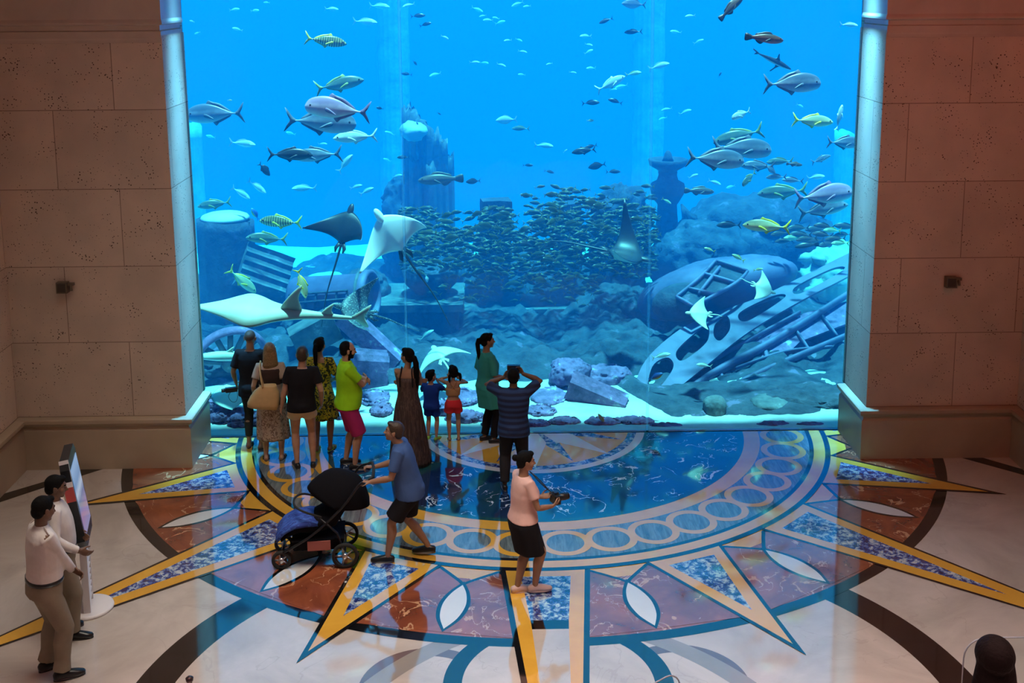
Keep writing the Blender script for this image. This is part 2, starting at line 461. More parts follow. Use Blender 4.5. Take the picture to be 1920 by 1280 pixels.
plinth('baseboard_window_right', 1, XR, XWR+0.1)
def cornice(name, s, xin, xout):
    b = MB()
    prof = [(-.02, 5.83), (0.012, 5.84), (0.012, 5.87), (0.02, 5.90), (0.02, 5.985), (0.0, 5.99), (0.006, 6.0), (0.006, 6.06), (0.05, 6.075), (0.05, 6.10), (0.035, 6.14), (0.035, 6.40), (0.02, 6.44), (-.05, 6.44)]
    rings = [[(xin-s*(w-0.022), 0.02, z), (xin-s*(w-0.022), -TD-w, z), (xout, -TD-w, z)] for w, z in prof]
    b.loft(rings, M_PLINTH if False else M_LIME_S, cap=False, closed=False)
    return structure(b.build(name, smooth=False))
M_LIME_S = smoothstone('smooth_limestone', (0.70, 0.60, 0.50))
cornice('trim_left', -1, XL-0.022, XWL-0.1)
cornice('trim_right', 1, XR+0.022, XWR+0.1)
M_HALL = plain('hall_plaster', (0.34, 0.25, 0.19), 0.8, var=0.15, vscale=1.0)
def slab(name, lo, hi, mat):
    b = MB(); b.box(lo, hi, mat); return structure(b.build(name, smooth=False))
slab('wall_left', (XWL-0.3, -22, 0), (XWL, -TD+.02, 10.2), M_LIME)
slab('wall_right', (XWR, -22, 0), (XWR+0.3, -TD+.02, 10.2), M_LIME)
slab('wall_back', (XWL-.3, -22.3, 0), (XWR+.3, -22, 10.2), M_HALL)
slab('ceiling', (XWL-.3, -22.3, 10.2), (XWR+.3, 0.15, 10.5), M_HALL)
slab('wall_above_window', (XWL-.3, -0.3, 9.0), (XWR+.3, 0.15, 10.2), M_LIME)
def side_plinth(name, s, x):
    b = MB(); o = 0.10
    prof = [(o, 0.0), (o, 0.56), (o-0.03, 0.60), (o+0.035, 0.67), (o+0.035, 0.715), (-0.05, 0.726)]
    rings = [[(x-s*w, -TD-.02, z), (x-s*w, -21.9, z)] for w, z in prof]
    b.loft(rings, M_PLINTH, cap=False, closed=False); structure(b.build(name, smooth=False))
side_plinth('baseboard_left', -1, XWL); side_plinth('baseboard_right', 1, XWR)
# ------------------------------------------------------------------ water and glass
TX0, TX1, TY0, TY1, TZ0, TZ1 = -13.0, 13.0, 0.10, 21.0, -5.0, 9.4
m = bpy.data.materials.new('tank_water'); m.use_nodes = True; nt = m.node_tree; nt.nodes.clear()
out = N(nt, 'ShaderNodeOutputMaterial'); sc_ = N(nt, 'ShaderNodeVolumeScatter'); ab_ = N(nt, 'ShaderNodeVolumeAbsorption'); ad_ = N(nt, 'ShaderNodeAddShader')
sc_.inputs['Color'].default_value = (0.012, 0.31, 1.0, 1); sc_.inputs['Density'].default_value = 0.052; sc_.inputs['Anisotropy'].default_value = 0.0
ab_.inputs['Color'].default_value = (0.0, 0.85, 0.98, 1); ab_.inputs['Density'].default_value = 0.21
L(nt, sc_.outputs[0], ad_.inputs[0]); L(nt, ab_.outputs[0], ad_.inputs[1]); L(nt, ad_.outputs[0], out.inputs['Volume'])
b = MB(); b.box((TX0, TY0, TZ0), (TX1, TY1, TZ1), m)
water = structure(b.build('water', smooth=False))
# acrylic panes with bonded seams
g = bpy.data.materials.new('acrylic'); g.use_nodes = True; nt = g.node_tree; nt.nodes.clear()
out = N(nt, 'ShaderNodeOutputMaterial'); tr = N(nt, 'ShaderNodeBsdfTransparent'); gl = N(nt, 'ShaderNodeBsdfGlossy'); gl.inputs['Roughness'].default_value = 0.0
tr.inputs['Color'].default_value = (0.985, 0.997, 1, 1); fr = N(nt, 'ShaderNodeFresnel'); fr.inputs['IOR'].default_value = 1.2
mx = N(nt, 'ShaderNodeMixShader'); L(nt, fr.outputs[0], mx.inputs[0]); L(nt, tr.outputs[0], mx.inputs[1]); L(nt, gl.outputs[0], mx.inputs[2]); L(nt, mx.outputs[0], out.inputs['Surface'])
M_SEAM = bpy.data.materials.new('seam_bond'); M_SEAM.use_nodes = True; nt = M_SEAM.node_tree; nt.nodes.clear()
out = N(nt, 'ShaderNodeOutputMaterial'); t1 = N(nt, 'ShaderNodeBsdfTransparent'); t2 = N(nt, 'ShaderNodeBsdfTranslucent'); t2.inputs['Color'].default_value = (0.8, 0.95, 1, 1)
mx = N(nt, 'ShaderNodeMixShader'); mx.inputs[0].default_value = 0.16; L(nt, t1.outputs[0], mx.inputs[1]); L(nt, t2.outputs[0], mx.inputs[2]); L(nt, mx.outputs[0], out.inputs['Surface'])
M_SILL = M_SEAM.copy(); M_SILL.name = 'sill_acrylic'; [n for n in M_SILL.node_tree.nodes if n.bl_idname == 'ShaderNodeMixShader'][0].inputs[0].default_value = 0.75
xs1, xs2 = at(762, 640, 0.05).x, at(1214, 760, 0.05).x
for i, (a, c) in enumerate(((XL-.12, xs1-.018), (xs1+.018, xs2-.018), (xs2+.018, XR+.12))):
    b = MB(); b.box((a, 0.03, 0.012), (c, 0.09, 9.0), g); structure(b.build('window_%d' % (i+1), smooth=False))
for i, x in enumerate((xs1, xs2)):
    b = MB(); b.box((x-.018, 0.03, 0.012), (x+.018, 0.09, 9.0), M_SEAM); structure(b.build('trim_%d' % (i+1), smooth=False))
b = MB(); b.box((XL-.12, 0.0, -.02), (XR+.12, 0.12, 0.012), M_SILL); structure(b.build('trim_3', smooth=False))

# ------------------------------------------------------------------ tank bed and walls
def rockmat(name, c1, c2, c3=None, scale=2.5, rough=0.85, bs=0.6, bd=0.06):
    m, nt, b = newmat(name); v = coords(nt)
    n = N(nt, 'ShaderNodeTexNoise', i_Scale=scale, i_Detail=8.0, i_Roughness=0.65); L(nt, v, n.inputs['Vector'])
    st = [(0.34, c1), (0.60, c2)]
    if c3: st += [(0.66, c3)]
    r = ramp(nt, n.outputs[0], st); L(nt, r.outputs[0], b.inputs['Base Color']); b.inputs['Roughness'].default_value = rough
    bump(nt, b, n.outputs[0], bs, bd); return m
R_SAND = rockmat('white_sand', (0.40, 0.40, 0.36), (0.62, 0.60, 0.56), scale=1.2, bs=0.4, bd=0.03)
R_ROCK = rockmat('reef_rock', (0.016, 0.024, 0.05), (0.06, 0.065, 0.10), (0.17, 0.12, 0.22), scale=2.6, bs=0.9, bd=0.09)
R_STONE = rockmat('ruin_stone', (0.05, 0.06, 0.08), (0.15, 0.15, 0.17), (0.30, 0.30, 0.33), scale=2.5)
R_PURPLE = rockmat('purple_coralline', (0.10, 0.06, 0.13), (0.30, 0.15, 0.32), (0.45, 0.42, 0.46), scale=4.0)
R_WRECK = rockmat('wreck_skin', (0.08, 0.06, 0.13), (0.17, 0.13, 0.25), scale=1.4, rough=0.6, bs=0.25, bd=0.03)
R_PALE = rockmat('pale_column_stone', (0.30, 0.36, 0.36), (0.50, 0.56, 0.56), scale=2.0)
R_WALL = plain('tank_wall_paint', (0.06, 0.25, 0.42), 0.9)
def sand_h(x, y):
    h = -0.06 + 0.10*noise.noise((x*0.5, y*0.5, 0.3))*min(1, y/1.5) + 0.03*noise.noise((x*1.7, y*1.7, 2.0))*min(1, y)
    if y > 5: h += 0.02*(min(y, 12.5)-5)
    if y > 12.5: h -= min(4.0, (y-12.5)*1.1)
    return h if y > 0.6 else h*(y/.6)+.02*(1-y/.6)
b = MB(); nx, ny = 104, 84; vs = []
for j in range(ny+1):
    y = 0.08 + (TY1-0.1)*(j/ny)**1.4
    for i in range(nx+1):
        x = TX0+0.05+(TX1-TX0-0.1)*i/nx; vs.append((x, y, sand_h(x, y)))
b.add(vs, [(j*(nx+1)+i, j*(nx+1)+i+1, (j+1)*(nx+1)+i+1, (j+1)*(nx+1)+i) for j in range(ny) for i in range(nx)], R_SAND)
bed = b.build('tank_bed'); structure(bed)
slab('wall_tank_back', (TX0, TY1-.15, TZ0), (TX1, TY1+.3, TZ1), R_WALL)
slab('wall_tank_left', (TX0-.3, 0.2, TZ0), (TX0+.02, TY1, TZ1), R_WALL)
slab('wall_tank_right', (TX1-.02, 0.2, TZ0), (TX1+.3, TY1, TZ1), R_WALL)
slab('wall_tank_front_left', (TX0, 0.10, TZ0), (XL-.05, 0.2, TZ1), R_WALL)
slab('wall_tank_front_right', (XR+.05, 0.10, TZ0), (TX1, 0.2, TZ1), R_WALL)

# dark rubble reef covering the middle of the bed
def reef_h(x, y):
    e = min((x+6.2)/1.2, (6.6-x)/1.0, (y-(2.35-1.65*max(0, min(1, (x-1.3)/.9)))-.35*noise.noise((x*.9, 0, 5)))/.5, ((11.6 if x < -1.2 else 8.7)-y)/.8)
    k = max(-.6, min(1.0, e))
    if x < -1.2 and y > 6.6: k = min(k, k-.5+1.6*noise.noise((x*.8, y*.55, 3.0)))
    r_ = noise.fractal((x*.9, y*.9, 1.0), .8, 2.1, 5)
    r2 = abs(noise.noise((x*2.6, y*2.6, 9.0)))
    q = max(0, min(1, (x-1.2)/.8))*max(0, min(1, (3.0-y)/.6))      # thin under the wreck
    return sand_h(x, y)-.02 + .22*k*(1-.8*q) + (.26*r_+.22*r2)*max(0, k)*(1-.65*q)
b = MB(); nx, ny = 190, 160; vs = []
for j in range(ny+1):
    for i in range(nx+1):
        x = -6.6+13.4*i/nx; y = .45+11.5*j/ny; vs.append((x, y, reef_h(x, y)))
b.add(vs, [(j*(nx+1)+i, j*(nx+1)+i+1, (j+1)*(nx+1)+i+1, (j+1)*(nx+1)+i) for j in range(ny) for i in range(nx)], R_ROCK)
structure(b.build('ground_reef'))
# ------------------------------------------------------------------ people
def skinmat(name, c): return plain(name, c, 0.5, var=0.12, vscale=9.0)
SK_LIGHT = skinmat('skin_light', (0.52, 0.30, 0.20)); SK_MID = skinmat('skin_tan', (0.36, 0.19, 0.115)); SK_DARK = skinmat('skin_brown', (0.17, 0.085, 0.05))
H_BLACK = plain('hair_black', (0.006, 0.0055, 0.0055), 0.75, spec=.12, bumpy=(0.6, 0.01), vscale=60); H_BROWN = plain('hair_brown', (0.045, 0.025, 0.014), 0.45, bumpy=(0.6, 0.01), vscale=60)
H_BLOND = plain('hair_dark_blond', (0.24, 0.15, 0.065), 0.45, bumpy=(0.6, 0.01), vscale=60, var=0.3); H_GREY = plain('hair_cropped', (0.07, 0.055, 0.045), 0.6, bumpy=(0.4, 0.006), vscale=80)
EYE = plain('eye_dark', (0.03, 0.02, 0.015), 0.15); LIP = plain('lip', (0.36, 0.12, 0.10), 0.4)
def cloth(name, c, rough=0.85, var=0.08): return plain(name, c, rough, spec=.15, bumpy=(0.35, 0.02), var=var, vscale=7.0)
C_BLACK = cloth('black_cotton', (0.014, 0.014, 0.018)); C_DARK = cloth('charcoal_cloth', (0.03, 0.03, 0.035)); C_WHITE = cloth('white_shirt_cloth', (0.72, 0.66, 0.62))
C_KHAKI = cloth('khaki_cloth', (0.24, 0.195, 0.14)); C_CREAM = cloth('cream_cloth', (0.66, 0.54, 0.36)); C_LIME = cloth('lime_jersey', (0.36, 0.80, 0.02)); C_MAG = cloth('magenta_cloth', (0.42, 0.03, 0.16))
C_TEAL = cloth('teal_cloth', (0.05, 0.36, 0.32)); C_NAVY = cloth('navy_cloth', (0.015, 0.035, 0.16)); C_RED = cloth('coral_red_cloth', (0.90, 0.05, 0.07)); C_BLUE = cloth('blue_jersey', (0.06, 0.12, 0.30))
C_PINK = cloth('pale_pink_jersey', (0.80, 0.50, 0.45)); C_KIDBLUE = cloth('bright_blue_cloth', (0.015, 0.06, 0.38)); C_BEIGE = cloth('beige_knit', (0.50, 0.38, 0.30)); C_MAROON = cloth('dark_brown_vest', (0.055, 0.035, 0.03))
C_TAN = cloth('tan_strap_cloth', (0.55, 0.30, 0.15)); SHOE_BLK = plain('black_leather', (0.012, 0.012, 0.013), 0.3); SHOE_PINK = plain('pale_shoe', (0.72, 0.50, 0.46), 0.5); SHOE_GRN = plain('neon_green_shoe', (0.35, 0.75, 0.08), 0.5); SOLE = plain('shoe_sole', (0.25, 0.23, 0.22), 0.7)
LEATHER = plain('tan_bag_leather', (0.62, 0.43, 0.20), 0.45, var=0.1)
METAL = plain('brushed_steel', (0.6, 0.6, 0.62), 0.3, 1.0); PLASTIC = plain('black_plastic', (0.015, 0.015, 0.017), 0.35)
def pattern(name, stops, scale, stretch=(1, 1, 1), wave=False):
    m, nt, b = newmat(name); v = coords(nt, scale=stretch)
    if wave:
        n = N(nt, 'ShaderNodeTexWave', i_Scale=scale, i_Distortion=0.6, bands_direction='Z')
    else: n = N(nt, 'ShaderNodeTexNoise', i_Scale=scale, i_Detail=2.0, i_Distortion=0.8)
    L(nt, v, n.inputs['Vector'])
    r = ramp(nt, n.outputs[0], stops, 'CONSTANT' if not wave else 'LINEAR'); L(nt, r.outputs[0], b.inputs['Base Color']); b.inputs['Roughness'].default_value = 0.8
    return m
C_FLORAL = pattern('yellow_black_print', [(0, (0.02, 0.03, 0.01)), (0.47, (0.55, 0.42, 0.02)), (0.56, (0.30, 0.34, 0.02)), (0.62, (0.03, 0.04, 0.01))], 22)
C_SKIRT = pattern('cream_leaf_print', [(0, (0.55, 0.44, 0.36)), (0.50, (0.24, 0.16, 0.13)), (0.57, (0.60, 0.50, 0.42))], 16)
C_MAXI = pattern('dark_striped_weave', [(0, (0.05, 0.03, 0.028)), (0.5, (0.11, 0.07, 0.06)), (0.6, (0.045, 0.028, 0.026)), (0.72, (0.16, 0.11, 0.09))], 9, (6, 6, 0.35))
C_PLAID = pattern('navy_check', [(0.2, (0.005, 0.012, 0.05)), (0.5, (0.008, 0.025, 0.10)), (0.8, (0.014, 0.045, 0.15))], 4.2, wave=True)

TOR_M = [(.83,-.005,.120,.098),(.90,-.005,.165,.118),(.98,.0,.160,.112),(1.08,.005,.148,.106),(1.20,.005,.162,.114),(1.30,.0,.176,.116),(1.38,-.01,.176,.100),(1.43,-.015,.150,.078),(1.465,-.015,.085,.062)]
TOR_F = [(.83,-.010,.125,.102),(.90,-.012,.172,.122),(.98,-.005,.152,.110),(1.08,.0,.126,.096),(1.20,.010,.140,.116),(1.28,.015,.150,.122),(1.36,-.005,.155,.098),(1.42,-.015,.135,.072),(1.46,-.015,.075,.055)]
VOX = 0.0065
def rotx(a): return Matrix.Rotation(a, 3, 'X')
def rotz(a): return Matrix.Rotation(a, 3, 'Z')
class Body:
    def __init__(s, H=1.75, female=False, build=1.0, belly=0.0, lean=0.0, twist=0.0, side=0.0, pelvis=(0, 0, 0), feet=None, hands=None, poles=None, handrot=None, curl=(25, 25), head=(0, 0, 0), headscale=1.0, foot_pitch=(0, 0)):
        s.H = H; s.k = H/1.75; s.f = female; s.b = build
        s.lean = math.radians(lean); s.tw = math.radians(twist); s.side = math.radians(side); s.pel = Vector(pelvis)
        s.tor = [(z, y, rx*build, ry*build + belly*max(0, 1-abs(z-1.05)/.22)) for z, y, rx, ry in (TOR_F if female else TOR_M)]
        s.bellyoff = belly
        s.feet = feet or [(-.10, 0, 8), (.10, 0, -8)]
        s.sw = (.152 if female else .170)*(0.6+0.4*build)
        s.foot_pitch = foot_pitch
        s.hands = hands or [None, None]; s.curl = curl
        s.hs = headscale
        s.sh = [s.T((-s.sw, -.01, 1.415)), s.T((s.sw, -.01, 1.415))]
        s.hip = [Vector((-.09, -.005, .90))+s.pel, Vector((.09, -.005, .90))+s.pel]
        s.elb = []; s.wri = []; s.hdir = []; s.hnor = []
        for i in (0, 1):
            sd = -1 if i == 0 else 1
            w = Vector(s.hands[i]) if s.hands[i] is not None else s.sh[i] + Vector((sd*.07, .03, -.525))
            pole = Vector(poles[i]) if poles and poles[i] is not None else Vector((sd*.35, -1, -.1))
            e, w = ik(s.sh[i], w, .285, .255, pole)
            s.elb.append(e); s.wri.append(w); d = (w-e).normalized()
            hr = handrot[i] if handrot and handrot[i] is not None else None
            hd = Vector(hr[0]).normalized() if hr else d
            hn = Vector(hr[1]) if hr else Vector((-sd, 0.2, 0))
            hn = (hn - hd*hn.dot(hd)).normalized()
            s.hdir.append(hd); s.hnor.append(hn)
        s.ank = []; s.kne = []
        for i in (0, 1):
            fx, fy, fyaw = s.feet[i][:3]; fz = s.feet[i][3] if len(s.feet[i]) > 3 else 0
            a = Vector((fx, fy, .085+fz))
            k, a = ik(s.hip[i], a, .425, .415, Vector((.12*(-1 if i == 0 else 1), 1, 0)))
            s.kne.append(k); s.ank.append(a)
        hy, hp, hr = [math.radians(v) for v in head]
        s.HR = rotz(hy+s.tw*.5) @ rotx(-hp) @ Matrix.Rotation(hr, 3, 'Y')
        s.neck = s.T((0, -.015, 1.44))
        hc = s.T((0, .012, 1.63 - (1-1)*.1)); s.hc = hc + Vector((0, 0, (s.hs-1)*.06))
    def T(s, p):
        p = Vector(p); t = max(0.0, min(1.0, (p.z-.90)/.28)); q = p - Vector((0, 0, .93))
        q = rotz(s.tw*t) @ q
        q = Matrix.Rotation(s.side*t, 3, 'Y') @ rotx(-s.lean*t) @ q
        return q + Vector((0, 0, .93)) + s.pel
    def Hd(s, p): return s.hc + s.HR @ (Vector(p)*s.hs)
    def ring(s, z, y, rx, ry, n=24, off=0.0):
        out = []
        for j in range(n):
            a = 2*PI*j/n; c, q = math.cos(a), math.sin(a)
            c = math.copysign(abs(c)**.88, c); q = math.copysign(abs(q)**.88, q)
            yy = y + (s.bellyoff*.6*max(0, 1-abs(z-1.05)/.22))
            out.append(tuple(s.T((c*(rx+off), yy+q*(ry+off), z))))
        return out
def ik(a, b, l1, l2, pole):
    a = Vector(a); b = Vector(b); d = b-a; D = d.length
    mx = (l1+l2)*.995
    if D > mx: b = a + d*(mx/D); d = b-a; D = mx
    u = d/D; pole = pole - u*pole.dot(u)
    if pole.length < 1e-4: pole = Vector((0, 1, 0)) - u*u.y
    pole.normalize()
    x = (l1*l1 - l2*l2 + D*D)/(2*D); h = math.sqrt(max(0, l1*l1-x*x))
    return a + u*x + pole*h, b
def hand_shapes(mb, B, i):
    sd = -1 if i == 0 else 1
    w = B.wri[i]; d = B.hdir[i]; n = B.hnor[i]; x = d.cross(n)      # x across the palm; n out of the palm
    if x.dot(Vector((0, 1, 0))) < 0 and abs(x.y) > .3: thumb = -1
    else: thumb = 1
    # thumb side: forward or up
    ts = 1 if (x.y + 0.5*x.z) > 0 else -1
    X = x*ts
    mb.loft(tube_rings([w-d*.02, w+d*.02, w+d*.055, w+d*.085, w+d*.094], [(.024, .019), (.031, .016), (.039, .0145), (.038, .013), (.030, .009)], 12, up=n), None)
    cur = math.radians(B.curl[i])
    for j, (off, ln, r) in enumerate(((.028, .92, .0082), (.0095, 1.0, .0086), (-.0095, .95, .0082), (-.028, .76, .0074))):
        p = w + d*.084 + X*off; a = cur*(.55+.12*j); pts = [p-d*.015, p]; rr = [r, r]
        spread = X*(off*1.3)
        for seg in (.042, .026, .021):
            dd = (d*math.cos(a) + n*math.sin(a) + spread).normalized(); p = p + dd*seg*ln; pts.append(p); rr.append(r*(.93 if seg > .03 else .84)); a += cur*1.0
        rr[-1] = r*.6
        mb.loft(tube_rings(pts, rr, 8), None)
    p = w + d*.022 + X*.026; dd = (d*.62 + X*.62 + n*.42).normalized(); q = p + dd*.042; d2 = (d*.85 + X*.18 + n*.5).normalized()
    mb.loft(tube_rings([p-dd*.02, p, q, q+d2*.03, q+d2*.048], [.013, .0125, .0105, .009, .006], 8), None)
def body_mesh(B, bare_feet=True, arms=True):
    mb = MB(); k = B.k
    mb.loft([B.ring(*t) for t in B.tor], None)
    mb.loft(tube_rings([B.T((0, -.02, 1.40)), B.T((0, -.012, 1.47)), B.Hd((0, -.018, -.075)), B.Hd((0, -.01, -.02))], [(.075, .07), (.056*(.9 if B.f else 1.05), .058), (.050*(.9 if B.f else 1.05), .054), .05], 16), None)
    for i in (0, 1):
        sd = -1 if i == 0 else 1
        S, E, W = B.sh[i], B.elb[i], B.wri[i]; t = (.86 if B.f else 1.0)*(.5+.5*B.b)
        inner = B.T((sd*B.sw*.55, -.012, 1.405))
        mb.loft(tube_rings([inner, S, S.lerp(E, .25), S.lerp(E, .6), E, E.lerp(W, .28), E.lerp(W, .65), W, W+(W-E).normalized()*.02], [.062*t, .056*t, .051*t, .044*t, .037*t, .040*t, .032*t, (.027*t, .023*t), .020], 14), None)
        hand_shapes(mb, B, i)
        Hp, Kn, A = B.hip[i], B.kne[i], B.ank[i]; l = (1.03 if B.f else 1.0)*(.45+.55*B.b)
        back = Vector((0, -.018, 0))
        mb.loft(tube_rings([Hp+Vector((0, 0, .05)), Hp+Vector((0, 0, -.04)), Hp.lerp(Kn, .35), Hp.lerp(Kn, .75), Kn, Kn.lerp(A, .28)+back, Kn.lerp(A, .6)+back*.5, Kn.lerp(A, .9), A+Vector((0, 0, -.03))], [.082*l, .092*l, .080*l, .062*l, .052*l, .056*l, .043*l, .033*l, .032], 16), None)
        if i == 0: mb.ball(B.T((0, -.045, .90)), (.125*B.b, .090*B.b, .10), None)
        yw = math.radians(B.feet[i][2]); f = Vector((-math.sin(yw), math.cos(yw), 0)); x = Vector((f.y, -f.x, 0)); g = A - Vector((0, 0, .085))
        mb.loft(tube_rings([g-f*.06+Vector((0,0,.035)), g-f*.03+Vector((0,0,.045)), g+f*.05+Vector((0,0,.040)), g+f*.13+Vector((0,0,.024)), g+f*.175+Vector((0,0,.016))], [(.024, .025), (.032, .042), (.036, .036), (.044, .020), (.030, .012)], 14), None)
    # head with face
    def hb(c, r): mb.ball(B.Hd(c), tuple(v*B.hs for v in r), None, 18, 12, M=B.HR)
    def ht(pts, r): mb.loft(tube_rings([B.Hd(p) for p in pts], [v*B.hs for v in r], 8), None)
    fw = .95 if B.f else 1.0
    hb((0, -.014, .030), (.077, .098, .090)); hb((0, .028, -.036), (.060*fw, .062, .074)); hb((0, .062, -.088), (.030*fw, .026, .020))
    hb((-.036, .052, -.018), (.030, .034, .034)); hb((.036, .052, -.018), (.030, .034, .034))
    ht([(0, .084, .022), (0, .098, -.004), (0, .112, -.026), (0, .094, -.034)], [.008, .010, .0145, .008])
    hb((-.012, .097, -.028), (.009, .010, .008)); hb((.012, .097, -.028), (.009, .010, .008))
    ht([(-.052, .066, .026), (-.026, .085, .033), (0, .088, .028), (.026, .085, .033), (.052, .066, .026)], [.007, .010, .008, .010, .007])
    ht([(-.024, .080, -.054), (0, .093, -.051), (.024, .080, -.054)], [.004, .0075, .004]); ht([(-.021, .079, -.063), (0, .091, -.064), (.021, .079, -.063)], [.004, .008, .004])
    hb((-.031, .077, .010), (.013, .010, .009)); hb((.031, .077, .010), (.013, .010, .009))
    for sd in (-1, 1):
        hb((sd*.079, -.008, -.004), (.009, .021, .032)); hb((sd*.083, -.016, .012), (.007, .012, .016))
    return mb
def finish(B, mb, vox, name='m', it=2):
    s = B.k
    mb.v = [(x*s, y*s, z*s) for x, y, z in mb.v]
    return remeshed(mb, vox, it, name)
def person(name, label, loc, rz, B, skin, hair=None, hairmat=None, parts=(), face_hair=None):
    root_me = finish(B, body_mesh(B), VOX, 'person')
    hm = hairmat or H_BLACK
    for m_ in (skin, EYE, LIP, hm): root_me.materials.append(m_)
    # colour of eyes, lips, brows and beard on the one skin
    nP = len(root_me.polygons); cen = np.zeros(nP*3); root_me.polygons.foreach_get('center', cen); cen = cen.reshape(-1, 3)/B.k
    Q = (cen-np.array(B.hc)) @ np.array(B.HR) / B.hs
    mi = np.zeros(nP, int)
    ax = np.abs(Q[:, 0])
    near = (np.abs(Q).max(1) < .14)
    mi[near & (np.hypot((ax-.031)/.012, (Q[:, 2]-.010)/.0065) < 1) & (Q[:, 1] > .06)] = 1
    mi[near & (ax < .024) & (np.abs(Q[:, 2]+.058) < .010) & (Q[:, 1] > .082)] = 2
    mi[near & (ax > .012) & (ax < .050) & (np.abs(Q[:, 2]-.033) < .006) & (Q[:, 1] > .068)] = 3
    if face_hair == 'beard':
        z0 = -.030-.25*(0.075-Q[:, 1]).clip(-.1, .1)
        mi[near & (Q[:, 2] < -.036) & (Q[:, 1] > .0) & (mi != 2) & (Q[:, 2] > -.125)] = 3
        mi[near & (ax > .055) & (Q[:, 2] < .02) & (Q[:, 1] > .004) & (Q[:, 1] < .04)] = 3
    if hair == 'cropped':
        mi[near & (Q[:, 2] > .062-.55*np.maximum(0, .045-Q[:, 1]).clip(0, .2)) & (Q[:, 1] < .085) & ~((ax > .0765) & (Q[:, 2] < .03)) & (Q[:, 2] > -.06)] = 3
    root_me.polygons.foreach_set('material_index', mi.tolist())
    o = link(name, root_me); o.location = loc; o.rotation_euler = (0, 0, math.radians(rz))
    tag(o, label, 'person')
    if hair and hair != 'cropped': link('hair', hair_mesh(B, hair, hm), o)
    for nm, fn, args, mat in parts:
        ms = fn(B, *args)
        for me in (ms if isinstance(ms, list) else [ms]):
            if not me.materials: me.materials.append(mat)
            elif me.materials[0] is None: me.materials[0] = mat
            link(nm, me, o)
    return o
def hair_mesh(B, kind, mat):
    mb = MB()
    def hb(c, r): mb.ball(B.Hd(c), tuple(v*B.hs for v in r), None, 18, 12, M=B.HR)
    def ht(pts, r, n=12): mb.loft(tube_rings([B.Hd(p) for p in pts], [(v[0]*B.hs, v[1]*B.hs) if hasattr(v, '__len__') else v*B.hs for v in r], n, up=B.HR @ Vector((1, 0, 0))), None)
    if kind == 'balding':
        hb((0, -.036, .040), (.082, .086, .088)); hb((0, -.056, -.015), (.075, .054, .058)); hb((-.071, -.012, .012), (.013, .028, .040)); hb((.071, -.012, .012), (.013, .028, .040))
    else:
        hb((0, -.022, .040), (.083, .100, .091)); hb((0, -.058, -.018), (.074, .054, .062)); hb((-.070, -.012, .018), (.014, .030, .042)); hb((.070, -.012, .018), (.014, .030, .042))
        hb((0, .045, .098), (.050, .040, .026))
    if kind == 'ponytail':
        ht([(0, -.10, .045), (0, -.145, .035), (0, -.160, -.03), (.0, -.150, -.13), (.0, -.140, -.24), (0, -.135, -.30)], [.022, .032, .036, .034, .026, .010])
    if kind == 'long_ponytail':
        ht([(0, -.10, .02), (0, -.135, .01), (.01, -.150, -.08), (.015, -.145, -.22), (.015, -.135, -.36), (.015, -.13, -.46)], [.024, .034, .042, .044, .036, .012])
    if kind == 'bun':
        hb((0, -.135, .045), (.040, .036, .040)); hb((0, -.105, .04), (.025, .03, .025))
    if kind == 'long':
        ht([(0, -.035, .06), (0, -.055, -.03), (0, -.062, -.12), (0, -.066, -.19), (0, -.066, -.235)], [(.05, .086), (.062, .098), (.056, .106), (.050, .112), (.030, .085)], 20)
    if kind == 'very_long':
        hb((0, -.018, .062), (.102, .114, .098))
        ht([(0, -.03, .07), (0, -.05, -.03), (0, -.06, -.14), (0, -.07, -.28), (0, -.075, -.42), (0, -.075, -.48)], [(.06, .09), (.072, .108), (.07, .125), (.062, .14), (.05, .13), (.03, .09)], 20)
    if kind == 'bunches':
        for sd in (-1, 1): ht([(sd*.06, -.07, .0), (sd*.10, -.085, -.02), (sd*.105, -.085, -.09), (sd*.095, -.085, -.15)], [.018, .026, .026, .010])
    me = finish(B, mb, .009, 'hair', 2); me.materials.append(mat); return me
# clothing shells
def torso_rings(B, z0, z1, off=.014, hem=None):
    T = B.tor; zs = [t[0] for t in T]
    def val(z):
        if z <= zs[0]: t = T[1]; return (z, t[1], t[2], t[3])
        for a, b in zip(T, T[1:]):
            if a[0] <= z <= b[0]:
                f = (z-a[0])/(b[0]-a[0]); return (z,)+tuple(a[i]+(b[i]-a[i])*f for i in (1, 2, 3))
        return (z,)+T[-1][1:]
    z0r = max(z0, .90)
    L_ = []
    n = 12
    for i in range(n+1):
        z = z0+(z1-z0)*i/n; t = val(max(z, .90)); o = off
        if hem: o += hem*max(0, 1-(z-z0)/.25)
        if z < 1.28: o += .006
        L_.append(B.ring(z, t[1], t[2], t[3], off=o))
    return L_
def sleeve(mb, B, i, frac, r0=.066, r1=.066, f2=0.0):
    sd = -1 if i == 0 else 1; S, E, W = B.sh[i], B.elb[i], B.wri[i]; t = (.88 if B.f else 1.0)*(.5+.5*B.b)
    inner = B.T((sd*B.sw*.5, -.012, 1.40))
    pts = [inner, S, S.lerp(E, min(frac, 1)*.5), S.lerp(E, min(frac, 1))]; rr = [.078*t, (r0+.005)*t, (r0*.55+r1*.45)*t, r1*t]
    if f2 > 0:
        pts += [E.lerp(W, .02*0+f2*.5), E.lerp(W, f2)]; rr[-1] = .052*t; rr[2] = .058*t; rr += [.047*t, .038*t]
    mb.loft(tube_rings(pts, rr, 16), None)
